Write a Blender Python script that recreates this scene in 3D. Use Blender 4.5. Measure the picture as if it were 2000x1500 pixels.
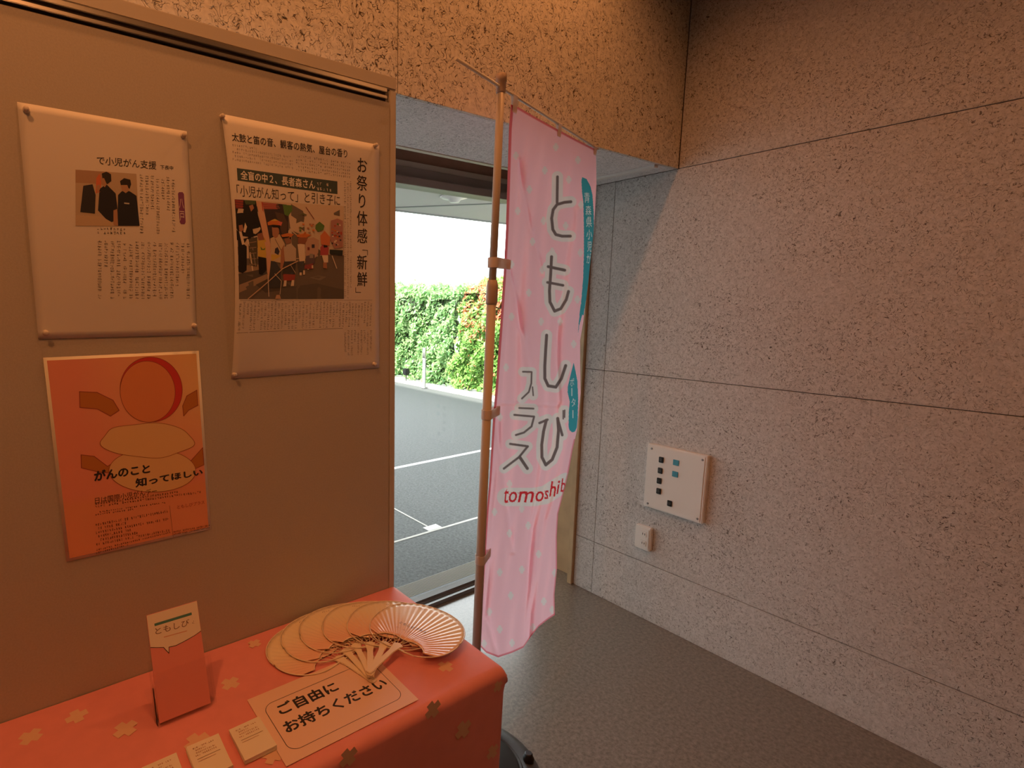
import bpy, bmesh, math, random
import numpy as np
from mathutils import Vector, Matrix
from mathutils.geometry import tessellate_polygon
random.seed(7); RNG = np.random.default_rng(7)
PI = math.pi
for o in list(bpy.data.objects): bpy.data.objects.remove(o)
S = bpy.context.scene
C = S.collection

# ------------------------------------------------------------------ camera
CAMH = 1.56
FPX = 1056.53
PPX, PPY = 749.5, 750.0
yaw, pitch, roll = 0.977233, 0.144004, -0.00120853
_f = np.array([math.cos(yaw)*math.cos(pitch), math.sin(yaw)*math.cos(pitch), -math.sin(pitch)])
_r = np.array([math.sin(yaw), -math.cos(yaw), 0.0]); _d = np.cross(_f, _r)
_r2 = _r*math.cos(roll)+_d*math.sin(roll); _d2 = -_r*math.sin(roll)+_d*math.cos(roll)
MC = np.array([_r2, _d2, _f])
CP = np.array([0, 0, CAMH])
cam = bpy.data.cameras.new('camera'); co = bpy.data.objects.new('camera', cam); C.objects.link(co)
cam.sensor_fit = 'HORIZONTAL'; cam.sensor_width = 36; cam.lens = 36*FPX/2000
cam.shift_x = (1000-PPX)/2000; cam.clip_start = .02; cam.clip_end = 200
rm = Matrix([[MC[0][i], -MC[1][i], -MC[2][i]] for i in range(3)])
co.matrix_world = Matrix.Translation((0, 0, CAMH)) @ rm.to_4x4()
S.camera = co

# ------------------------------------------------------------------ light
S.view_settings.view_transform = 'Standard'; S.view_settings.look = 'None'
S.view_settings.exposure = 0; S.view_settings.gamma = 1; S.view_settings.use_curve_mapping = False
w = bpy.data.worlds.new('sky'); S.world = w; w.use_nodes = True
bg = w.node_tree.nodes['Background']; bg.inputs[0].default_value = (.93, .97, 1, 1); bg.inputs[1].default_value = 5.0
def light(name, kind, loc, energy, color, **k):
    l = bpy.data.lights.new(name, kind); l.energy = energy; l.color = color
    o = bpy.data.objects.new(name, l); C.objects.link(o); o.location = loc
    tgt = k.pop('aim', None)
    for a, b in k.items(): setattr(l, a, b)
    if tgt is not None: o.rotation_euler = (Vector(tgt)-Vector(loc)).to_track_quat('-Z', 'Y').to_euler()
    return o
sun = light('sun', 'SUN', (0, 0, 20), 12.0, (1, .95, .86), angle=.009)
sun.rotation_euler = Vector((.64, .05, -.77)).to_track_quat('-Z', 'Y').to_euler()
WARM = (1, .36, .105)
light('lamp', 'SPOT', (1.5, .99, 3.2), 21, WARM, aim=(1.5, 1.1, 0), spot_size=2.4, spot_blend=.7, shadow_soft_size=.05)
light('lamp', 'SPOT', (.35, .99, 3.2), 25, WARM, aim=(.35, 1.1, 0), spot_size=2.5, spot_blend=.7, shadow_soft_size=.05)
light('lamp', 'SPOT', (-.5, .35, 3.2), 50, WARM, aim=(.0, .6, 0), spot_size=2.2, spot_blend=.8, shadow_soft_size=.06)
light('lamp', 'SPOT', (1.9, -.4, 3.2), 19, WARM, aim=(1.6, .4, 0), spot_size=2.3, spot_blend=.8, shadow_soft_size=.06)
light('lamp', 'SPOT', (-.2, -1.2, 3.2), 40, WARM, aim=(.3, .2, 0), spot_size=2.3, spot_blend=.8, shadow_soft_size=.06)

# ------------------------------------------------------------------ helpers
def ray(x, y): return MC.T @ np.array([(x-PPX)/FPX, (y-PPY)/FPX, 1.0])
def hit(x, y, ax, val):
    d = ray(x, y); return CP+d*(val-CP[ax])/d[ax]
def lin(r, g, b):
    return tuple(((c/255)/12.92 if c/255 <= .04045 else ((c/255+.055)/1.055)**2.4) for c in (r, g, b))
def tag(o, label=None, cat=None, group=None, kind=None):
    if label: o['label'] = label
    if cat: o['category'] = cat
    if group: o['group'] = group
    if kind: o['kind'] = kind
    return o
def empty(name, loc, rz=0, **k):
    o = bpy.data.objects.new(name, None); C.objects.link(o); o.location = loc; o.rotation_euler = (0, 0, rz)
    o.empty_display_size = .05
    return tag(o, **k)
def link_mesh(name, me, mat, parent=None, local=True):
    o = bpy.data.objects.new(name, me); C.objects.link(o)
    if mat is not None:
        for m in (mat if isinstance(mat, (list, tuple)) else [mat]): me.materials.append(m)
    if parent is not None:
        o.parent = parent
        if not local:   # mesh is in world coordinates
            me.transform(world(parent).inverted())
    return o
def world(o):
    m = Matrix.LocRotScale(o.location, o.rotation_euler, o.scale)
    return world(o.parent) @ m if o.parent else m
class MB:
    def __init__(s): s.bm = bmesh.new()
    def box(s, a, b, bev=0):
        x0, y0, z0 = a; x1, y1, z1 = b
        v = [s.bm.verts.new(p) for p in ((x0,y0,z0),(x1,y0,z0),(x1,y1,z0),(x0,y1,z0),(x0,y0,z1),(x1,y0,z1),(x1,y1,z1),(x0,y1,z1))]
        fs = [s.bm.faces.new([v[i] for i in q]) for q in ((3,2,1,0),(4,5,6,7),(0,1,5,4),(1,2,6,5),(2,3,7,6),(3,0,4,7))]
        if bev:
            es = list({e for f in fs for e in f.edges})
            bmesh.ops.bevel(s.bm, geom=es, offset=bev, segments=2, affect='EDGES')
        return s
    def tube(s, pts, r, n=12, cap=True):
        rs = r if isinstance(r, (list, tuple)) else [r]*len(pts)
        P = [Vector(p) for p in pts]; rings = []; up = None
        for i, p in enumerate(P):
            t = (P[min(i+1, len(P)-1)]-P[max(i-1, 0)])
            if t.length < 1e-9: t = Vector((0, 0, 1))
            t.normalize()
            if up is None: up = Vector((1, 0, 0)) if abs(t.x) < .9 else Vector((0, 1, 0))
            a = t.cross(up); a.normalize(); b = t.cross(a)
            rings.append([s.bm.verts.new(p+(a*math.cos(k*2*PI/n)+b*math.sin(k*2*PI/n))*rs[i]) for k in range(n)])
        for i in range(len(rings)-1):
            for k in range(n):
                f = s.bm.faces.new((rings[i][k], rings[i][(k+1) % n], rings[i+1][(k+1) % n], rings[i+1][k])); f.smooth = True
        if cap:
            s.bm.faces.new(rings[0][::-1]); s.bm.faces.new(rings[-1])
        return s
    def lathe(s, prof, c=(0, 0, 0), n=32, axis=None, smooth=True):
        # prof: list of (radius, height); axis: unit vector (default z)
        ax = Vector(axis or (0, 0, 1)); up = Vector((1, 0, 0)) if abs(ax.x) < .9 else Vector((0, 1, 0))
        a = ax.cross(up).normalized(); b = ax.cross(a); c = Vector(c)
        rings = [[s.bm.verts.new(c+ax*h+(a*math.cos(k*2*PI/n)+b*math.sin(k*2*PI/n))*max(r, 1e-5)) for k in range(n)] for r, h in prof]
        for i in range(len(rings)-1):
            for k in range(n):
                f = s.bm.faces.new((rings[i][k], rings[i][(k+1) % n], rings[i+1][(k+1) % n], rings[i+1][k])); f.smooth = smooth
        s.bm.faces.new(rings[0][::-1]); s.bm.faces.new(rings[-1])
        return s
    def build(s, name, mat, parent=None, local=True, kind=None, label=None):
        bmesh.ops.recalc_face_normals(s.bm, faces=s.bm.faces)
        me = bpy.data.meshes.new(name); s.bm.to_mesh(me); s.bm.free()
        o = link_mesh(name, me, mat, parent, local)
        return tag(o, kind=kind, label=label)
def grid_obj(name, P, mat, parent=None, local=True, cols=None, smooth=True, **k):
    # P: (nv, nu, 3)
    nv, nu = P.shape[:2]
    me = bpy.data.meshes.new(name)
    idx = np.arange(nv*nu).reshape(nv, nu)
    q = np.stack([idx[:-1, :-1], idx[:-1, 1:], idx[1:, 1:], idx[1:, :-1]], -1).reshape(-1, 4)
    me.vertices.add(nv*nu); me.vertices.foreach_set('co', P.reshape(-1).astype(np.float32))
    me.loops.add(q.size); me.loops.foreach_set('vertex_index', q.reshape(-1).astype(np.int32))
    me.polygons.add(len(q)); me.polygons.foreach_set('loop_start', (np.arange(len(q))*4).astype(np.int32))
    me.update(calc_edges=True)
    if smooth: me.polygons.foreach_set('use_smooth', np.ones(len(q), bool))
    if cols is not None:
        ca = me.color_attributes.new('print', 'FLOAT_COLOR', 'POINT')
        c4 = np.ones((nv*nu, 4), np.float32); c4[:, :3] = cols.reshape(-1, 3); ca.data.foreach_set('color', c4.reshape(-1))
    return tag(link_mesh(name, me, mat, parent, local), **k)

# ------------------------------------------------------------------ materials
def mat(name, col, rough=.6, spec=.5, metal=0, noise=None, bump=None, coat=0, trans=0):
    m = bpy.data.materials.new(name); m.use_nodes = True; nt = m.node_tree; b = nt.nodes['Principled BSDF']
    b.inputs['Base Color'].default_value = (*col, 1); b.inputs['Roughness'].default_value = rough
    b.inputs['Specular IOR Level'].default_value = spec; b.inputs['Metallic'].default_value = metal
    b.inputs['Coat Weight'].default_value = coat
    tc = nt.nodes.new('ShaderNodeTexCoord')
    if noise:   # (scale, amount, detail)
        n = nt.nodes.new('ShaderNodeTexNoise'); n.inputs['Scale'].default_value = noise[0]; n.inputs['Detail'].default_value = noise[2] if len(noise) > 2 else 4
        nt.links.new(tc.outputs['Object'], n.inputs['Vector'])
        r = nt.nodes.new('ShaderNodeValToRGB'); a = noise[1]
        r.color_ramp.elements[0].color = (*[c*(1-a) for c in col], 1); r.color_ramp.elements[1].color = (*[min(1, c*(1+a)) for c in col], 1)
        r.color_ramp.elements[0].position = .3; r.color_ramp.elements[1].position = .7
        nt.links.new(n.outputs['Fac'], r.inputs['Fac']); nt.links.new(r.outputs['Color'], b.inputs['Base Color'])
    if bump:
        n2 = nt.nodes.new('ShaderNodeTexNoise'); n2.inputs['Scale'].default_value = bump[0]; n2.inputs['Detail'].default_value = 3
        nt.links.new(tc.outputs['Object'], n2.inputs['Vector'])
        bp = nt.nodes.new('ShaderNodeBump'); bp.inputs['Strength'].default_value = bump[1]; bp.inputs['Distance'].default_value = bump[2]
        nt.links.new(n2.outputs['Fac'], bp.inputs['Height']); nt.links.new(bp.outputs['Normal'], b.inputs['Normal'])
    if trans:
        t = nt.nodes.new('ShaderNodeBsdfTranslucent'); t.inputs[0].default_value = (*col, 1)
        mx = nt.nodes.new('ShaderNodeMixShader'); mx.inputs[0].default_value = trans
        out = nt.nodes['Material Output']
        nt.links.new(b.outputs[0], mx.inputs[1]); nt.links.new(t.outputs[0], mx.inputs[2]); nt.links.new(mx.outputs[0], out.inputs[0])
    return m
def vmat(name, rough=.6, trans=0, bump=None, spec=.3):   # flat print held in a colour attribute
    m = mat(name, (.8, .8, .8), rough, spec, bump=bump, trans=trans); nt = m.node_tree
    a = nt.nodes.new('ShaderNodeAttribute'); a.attribute_name = 'print'
    nt.links.new(a.outputs['Color'], nt.nodes['Principled BSDF'].inputs['Base Color'])
    for n in nt.nodes:
        if n.type == 'BSDF_TRANSLUCENT': nt.links.new(a.outputs['Color'], n.inputs[0])
    return m
def woodwool(name, base, dark, scale, thr, amount):
    m = bpy.data.materials.new(name); m.use_nodes = True; nt = m.node_tree; b = nt.nodes['Principled BSDF']
    b.inputs['Roughness'].default_value = .85; b.inputs['Specular IOR Level'].default_value = .15
    L = nt.links.new; N = nt.nodes.new
    tc = N('ShaderNodeTexCoord')
    def noise(sc, det, dist, off=0):
        mp = N('ShaderNodeMapping'); mp.inputs['Location'].default_value = (off, off*1.7, off*.6); L(tc.outputs['Object'], mp.inputs['Vector'])
        n = N('ShaderNodeTexNoise'); n.inputs['Scale'].default_value = sc; n.inputs['Detail'].default_value = det; n.inputs['Distortion'].default_value = dist
        L(mp.outputs[0], n.inputs['Vector']); return n.outputs['Fac']
    def mth(op, a, c=None, clamp=False):
        n = N('ShaderNodeMath'); n.operation = op; n.use_clamp = clamp
        for i, v in enumerate((a, c)):
            if v is None: continue
            if isinstance(v, (int, float)): n.inputs[i].default_value = v
            else: L(v, n.inputs[i])
        return n.outputs[0]
    def contour(f, wd):      # thin curly lines where the noise crosses .5
        return mth('SUBTRACT', 1.0, mth('DIVIDE', mth('ABSOLUTE', mth('SUBTRACT', f, .5)), wd), True)
    s1 = contour(noise(scale*.55, 1, 1.6), .022)
    s2 = contour(noise(scale*.75, 1, 2.2, 3.1), .022)
    gate = mth('MULTIPLY', mth('SUBTRACT', noise(scale*1.1, 1, .3, 7.3), thr), 9.0, True)
    gate2 = mth('MULTIPLY', mth('SUBTRACT', noise(scale*1.3, 1, .3, 11.9), thr), 9.0, True)
    big = mth('ADD', mth('MULTIPLY', noise(3.5, 2, 0, 5.5), 1.6), -.15, True)
    pores = mth('MULTIPLY', mth('MAXIMUM', mth('MULTIPLY', s1, gate), mth('MULTIPLY', s2, gate2)), mth('MULTIPLY', big, amount), True)
    tone = N('ShaderNodeValToRGB'); tone.color_ramp.elements[0].color = (*[c*.86 for c in base], 1); tone.color_ramp.elements[1].color = (*[c*1.12 for c in base], 1)
    tone.color_ramp.elements[0].position = .3; tone.color_ramp.elements[1].position = .7
    L(noise(scale*.8, 3, 1.5, 2.2), tone.inputs[0])
    mx = N('ShaderNodeMix'); mx.data_type = 'RGBA'; L(pores, mx.inputs[0]); L(tone.outputs[0], mx.inputs[6]); mx.inputs[7].default_value = (*dark, 1)
    L(mx.outputs[2], b.inputs['Base Color'])
    h = mth('SUBTRACT', mth('MULTIPLY', noise(scale*1.2, 2, 2.0, 4.4), .5), pores)
    bp = N('ShaderNodeBump'); bp.inputs['Strength'].default_value = .6; bp.inputs['Distance'].default_value = .004
    L(h, bp.inputs['Height']); L(bp.outputs[0], b.inputs['Normal'])
    return m
M = {}
M['ww_beam'] = woodwool('wood_wool_warm', (.74, .69, .60), (.10, .07, .05), 50, .42, 1.6)
M['ww_wall'] = woodwool('wood_wool_wall', (.60, .58, .57), (.08, .06, .05), 72, .46, 1.3)
M['ww_soffit'] = woodwool('wood_wool_soffit', (.80, .775, .78), (.14, .12, .12), 85, .45, 1.2)
M['joint'] = mat('dark_joint', (.10, .07, .05), .9)
M['plain'] = mat('plain_plaster', (.13, .11, .09), .8)
M['board'] = mat('board_cloth', (.50, .455, .40), .85, .15, noise=(260, .05), bump=(420, .35, .0008))
M['alu'] = mat('aluminium', (.55, .53, .50), .32, .5, 1)
M['darkslot'] = mat('dark_slot', (.06, .05, .045), .6)
M['boardedge'] = mat('board_edge', (.55, .50, .44), .6)
M['wood'] = mat('pale_wood', (.47, .34, .20), .5, .4, noise=(9, .10))
M['trimcream'] = mat('cream_trim', (.62, .56, .43), .5)
M['brown'] = mat('brown_wood', (.40, .22, .16), .5, noise=(6, .15))
M['beige'] = mat('beige_metal', (.62, .53, .46), .5)
M['bronze'] = mat('bronze_frame', (.33, .27, .25), .4)
M['steel'] = mat('grey_steel', (.30, .30, .30), .35, .5, .6)
M['black'] = mat('black_plastic', (.012, .012, .013), .38, .5)
M['greyblack'] = mat('dark_grey_plastic', (.045, .048, .05), .4)
M['sill'] = mat('sill_metal', (.17, .16, .155), .45, .3)
M['white'] = mat('white_plastic', (.78, .75, .72), .4)
M['pole'] = mat('pole_plastic', (.50, .43, .37), .5, .4)
M['poledark'] = mat('pole_joint', (.48, .36, .29), .4)
M['paper'] = mat('paper', (.70, .66, .62), .5, .35)
M['sign'] = mat('sign_paper', (.84, .60, .50), .45, .35)
M['cream'] = mat('cream_card', (.84, .78, .66), .5)
M['cloth'] = mat('pink_cloth', (.78, .285, .28), .55, .5, noise=(30, .03), bump=(600, .25, .0006))
M['plus'] = mat('plus_print', (.78, .52, .42), .75, .2)
M['tab'] = mat('loop_tape', (.92, .86, .84), .7, trans=.5)
M['ink'] = vmat('ink', .55)
M['banner'] = vmat('banner_cloth', .75, trans=.5, bump=(900, .15, .0005), spec=.15)
M['leaf'] = vmat('leaves', .45, trans=.3, spec=.5)
M['bark'] = mat('branches', (.03, .045, .02), .9)
M['plastic_frame'] = mat('cream_plastic', (.88, .76, .60), .35, .5)
M['canopy'] = mat('canopy_soffit', (.56, .53, .53), .6)
M['canopyline'] = mat('canopy_joint', (.25, .26, .26), .6)
def glassmat(name, tint, refl):
    m = bpy.data.materials.new(name); m.use_nodes = True; nt = m.node_tree; nt.nodes.remove(nt.nodes['Principled BSDF'])
    t = nt.nodes.new('ShaderNodeBsdfTransparent'); t.inputs[0].default_value = (*tint, 1)
    g = nt.nodes.new('ShaderNodeBsdfGlossy'); g.inputs['Roughness'].default_value = .03
    mx = nt.nodes.new('ShaderNodeMixShader'); mx.inputs[0].default_value = refl
    nt.links.new(t.outputs[0], mx.inputs[1]); nt.links.new(g.outputs[0], mx.inputs[2]); nt.links.new(mx.outputs[0], nt.nodes['Material Output'].inputs[0])
    return m
M['glass'] = glassmat('window_glass', (.96, .98, .97), .03)
M['acrylic'] = glassmat('clear_acrylic', (.996, .994, .992), .02)
M['film'] = glassmat('clear_pin', (.9, .88, .86), .25)
def specks(name, base, lo, hi, sc, rough, spec=.5, coat=0, crough=.2):
    m = mat(name, base, rough, spec, coat=coat); nt = m.node_tree; b = nt.nodes['Principled BSDF']
    b.inputs['Coat Roughness'].default_value = crough
    tc = nt.nodes.new('ShaderNodeTexCoord'); n = nt.nodes.new('ShaderNodeTexNoise'); n.inputs['Scale'].default_value = sc; n.inputs['Detail'].default_value = 6; n.inputs['Roughness'].default_value = .75
    nt.links.new(tc.outputs['Object'], n.inputs['Vector'])
    r = nt.nodes.new('ShaderNodeValToRGB'); r.color_ramp.elements[0].position = .36; r.color_ramp.elements[1].position = .66
    r.color_ramp.elements[0].color = (*lo, 1); r.color_ramp.elements[1].color = (*hi, 1)
    nt.links.new(n.outputs['Fac'], r.inputs['Fac']); nt.links.new(r.outputs['Color'], b.inputs['Base Color'])
    return m
M['floor'] = specks('speckled_floor', (.16, .13, .10), (.105, .083, .062), (.24, .205, .165), 70, .30, .6, coat=1, crough=.2)
M['asphalt'] = specks('asphalt', (.07, .07, .07), (.08, .084, .084), (.175, .18, .18), 55, .75, .3)
M['shade_wing'] = mat('shade_wing_plaster', (.6, .58, .55), .8)
M['concrete'] = mat('kerb_concrete', (.60, .58, .54), .8, noise=(12, .1))
M['grate'] = mat('grate', (.46, .44, .39), .65, .3, 0)
M['whiteline'] = mat('road_paint', (.8, .8, .78), .7)

# ------------------------------------------------------------------ room shell
ZS = 2.165; YB = 1.358; XW = 2.5; CEIL = 3.3; YW = 2.03
def struct(name, o): o.name = name; o['kind'] = 'structure'; return o
MB().box((-3.6, -3.6, -.12), (2.72, 2.10, 0)).build('floor', M['floor'], kind='structure')
MB().box((-3.6, -3.6, CEIL), (2.72, 1.5, CEIL+.1)).build('ceiling', M['plain'], kind='structure')
MB().box((-3.7, -3.6, 0), (-3.6, 2.2, CEIL)).build('wall_left', M['plain'], kind='structure')
MB().box((-3.6, -3.7, 0), (2.72, -3.6, CEIL)).build('wall_back', M['plain'], kind='structure')
# front band above the window bay: backing + strand boards
wf = MB().box((-3.6, YB+.012, ZS+.012), (2.5, YB+.13, CEIL)).build('wall_front', M['joint'], kind='structure')
xs = [1.874-.91*k for k in range(7)][::-1]+[2.499]
xs[0] = -3.6
for i in range(len(xs)-1):
    for z0, z1 in ((ZS, 2.965), (2.969, CEIL-.001)):
        MB().box((xs[i]+.0012, YB, z0), (xs[i+1]-.0012, YB+.0125, z1), .001).build('panel', M['ww_beam'], wf)
# soffit of the bay
sf = MB().box((-3.6, YB+.013, ZS+.01), (2.56, 1.772, ZS+.12)).build('ceiling_bay', M['joint'], kind='structure')
xs2 = [-3.6, -1.95, -.13, 1.69, 2.499]
for i in range(len(xs2)-1):
    MB().box((xs2[i]+.001, YB+.0127, ZS), (xs2[i+1]-.001, 1.770, ZS+.0105), .001).build('panel', M['ww_soffit'], sf)
MB().box((-3.6, 1.772, ZS-.003), (2.58, 1.797, ZS+.20)).build('trim_1', M['trimcream'], kind='structure')
MB().box((-3.6, 1.5, 2.42), (2.72, 2.3, 2.52)).build('trim_2', M['plain'], kind='structure')     # closes the blind recess
MB().box((-3.6, YB+.13, ZS+.12), (2.72, 1.772, 2.52)).build('trim_3', M['plain'], kind='structure')
# slim air slot on the soffit
d = tag(MB().box((0, 0, -.012), (.030, .50, 0), .002).build('ceiling_track', M['white']), 'slim metal rail fixed under the grey soffit near the right wall', 'rail')
d.location = (2.335, 1.235+.14, ZS); d.scale = (1, .62, 1)
# right wall: strand boards on a dark backing
wr = MB().box((XW+.012, -3.6, 0), (2.72, 1.783, CEIL)).build('wall_right', M['joint'], kind='structure')
zs = [(0.0, .293), (.295, 1.228), (1.230, 2.164), (2.166, 3.098), (3.10, CEIL)]
ys = [1.781, 1.665, -.155, -1.975, -3.6]
for z0, z1 in zs:
    for i in range(len(ys)-1):
        if z0 > 2.1 and ys[i+1] >= YB: continue
        y1 = min(ys[i], YB-.001) if z0 > 2.1 else ys[i]
        MB().box((XW, ys[i+1]+.001, z0+.0005), (XW+.0125, y1-.001, z1-.0005), .0008).build('panel', M['ww_wall'], wr)
# wooden reveal between wall and window
MB().box((XW-.018, 1.783, 0), (2.72, 1.812, ZS+.25), .002).build('trim_4', M['wood'], kind='structure', label='pale wooden post at the end of the strand board wall')
MB().box((2.57, 1.812, 0), (2.72, 2.15, ZS+.30)).build('wall_reveal', M['wood'], kind='structure')
# ------------------------------------------------------------------ window
wn = empty('window_1', (0, YW, 0), kind='structure')
def wbox(name, a, b, m, bev=.002, **k): return MB().box(a, b, bev).build(name, m, wn, local=False, **k)
X0, X1 = -3.6, 2.569
wbox('head_board', (X0, 2.13, 2.222), (X1, 2.2, 2.42), M['brown'])
wbox('head_strip', (X0, 2.11, 2.1935), (X1, 2.2, 2.2215), M['beige'])
wbox('head_frame', (X0, 2.10, 2.1415), (X1, 2.2, 2.193), M['bronze'])
wbox('head_frame', (X0, 2.06, 2.105), (X1, 2.15, 2.141), M['bronze'])
wbox('sill_track', (X0, 2.035, .0), (X1, 2.055, .022), M['steel'])
wbox('sill_track', (X0, 2.056, .0), (X1, 2.128, .040), M['sill'], .014)
wbox('sill_track', (X0, 2.136, -.02), (X1, 2.165, .012), M['black'])
wbox('jamb_frame', (2.52, 2.06, .0), (X1, 2.15, 2.12), M['bronze'])
for mx in (-.62, -2.3):
    wbox('mullion', (mx-.03, 2.06, .04), (mx+.03, 2.15, 2.12), M['bronze'])
for a, b in ((-3.6, -2.33), (-2.27, -.65), (-.59, 2.52)):
    wbox('pane', (a, 2.098, .04), (b, 2.106, 2.11), M['glass'], 0)
# ------------------------------------------------------------------ outside
def slab(name, a, b, m, **k):
    return MB().box(a, b).build(name, m, **k)
slab('ground', (-30, 2.32, -.4), (6.48, 60, -.02), M['asphalt'], kind='structure')
slab('ground', (6.78, -20, -.4), (60, 60, -.03), M['concrete'], kind='structure')
MB().box((-14, 2.5, -.4), (-3.7, 40, 11.9)).build('wall_shade_wing', M['shade_wing'], kind='structure')  # unseen building wing, added and sized to shade the asphalt up to the kerb
slab('ground', (2.72, -20, -.4), (6.48, 2.32, -.02), M['asphalt'], kind='structure')
kb = empty('kerb', (6.63, 7, 0), kind='structure')
y = 2.4
while y < 22:
    MB().box((6.48, y+.006, -.3), (6.78, y+.594, .012), .012).build('kerb_stone', M['concrete'], kb, local=False); y += .6
gt = empty('drain_grating', (0, 2.24, 0)); tag(gt, 'long slatted metal drain grating outside the window sill', 'grating')
for k in range(13):
    yy = 2.178+k*.0112
    MB().box((X0, yy, -.035), (2.7, yy+.0066, -.012), .0012).build('slat', M['grate'], gt, local=False)
for k in range(14):
    MB().box((-3.5+k*.46, 2.172, -.06), (-3.494+k*.46, 2.32, -.02)).build('crossbar', M['grate'], gt, local=False)
MB().box((X0, 2.168, -.3), (2.72, 2.32, -.05)).build('channel', M['darkslot'], gt, local=False)
def paint(name, a, b, label, m=None):
    o = MB().box((a[0], a[1], -.0205), (b[0], b[1], -.0165)).build(name, m or M['whiteline']); tag(o, label, 'road marking'); return o
paint('road_line', (-3.6, 4.17), (6.4, 4.22), 'long white painted line across the asphalt, farthest line from the window')
paint('joint_strip', (-3.6, 2.815), (6.4, 2.835), 'thin pale strip across the asphalt parallel to and nearest the window', M['concrete'])
paint('joint_strip', (2.335, 2.90), (2.349, 4.16), 'thin pale strip running away from the window to the white square', M['concrete'])
paint('corner_marker', (2.30, 2.838), (2.42, 2.905), 'small white rectangular marker on the asphalt where thin strips meet')
# canopy over the window
cn = empty('canopy', (0, 3, 2.4)); tag(cn, 'pale flat canopy roof over the outside of the window', 'canopy')
MB().box((-8, 2.2, 2.4), (14, 4.05, 2.62)).build('soffit', M['canopy'], cn, local=False)
MB().box((-8, 4.052, 2.392), (14, 4.09, 2.66)).build('fascia', M['canopyline'], cn, local=False)
def strip(p, q, wd, name='joint'):
    p, q = Vector(p), Vector(q); t = (q-p).normalized(); n = Vector((-t.y, t.x, 0))*wd/2
    m = MB(); v = [m.bm.verts.new(c) for c in (p-n, q-n, q+n, p+n)]; m.bm.faces.new(v)
    ex = bmesh.ops.extrude_face_region(m.bm, geom=m.bm.faces[:]); bmesh.ops.translate(m.bm, vec=(0, 0, -.004), verts=[g for g in ex['geom'] if isinstance(g, bmesh.types.BMVert)])
    return m.build(name, M['canopyline'], cn, local=False)
strip((2.72, 4.045, 2.3995), (4.3, 2.35, 2.3995), .035)
strip((2.15, 3.05, 2.3995), (2.62, 4.045, 2.3995), .03)
cl = MB().lathe([(.001, 0), (.10, 0), (.115, -.008), (.10, -.018), (.05, -.03), (.035, -.05), (.001, -.052)], n=28).build('ceiling_detector', M['white'])
cl.location = (2.878, 3.29, 2.4); tag(cl, 'round white detector on the underside of the outdoor canopy', 'detector')
# bollard and small lamp
bo = empty('bollard', (6.40, 8.1, -.02)); tag(bo, 'slim grey metal post in front of the green hedge', 'post')
MB().lathe([(.05, 0), (.05, .02), (.034, .03), (.034, .66), (.034, .66)], n=16).build('post', M['steel'], bo)
MB().lathe([(.038, .60), (.038, .62), (.038, .775), (.03, .785)], n=16).build('cap', M['alu'], bo)
fl = empty('garden_light', (6.62, 8.98, 0)); tag(fl, 'small black ground lamp at the foot of the green hedge', 'lamp')
MB().lathe([(.01, 0), (.012, .14)], n=10).build('stem', M['black'], fl)
MB().box((-.05, -.07, .13), (.05, .07, .27), .02).build('head', M['black'], fl)
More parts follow.
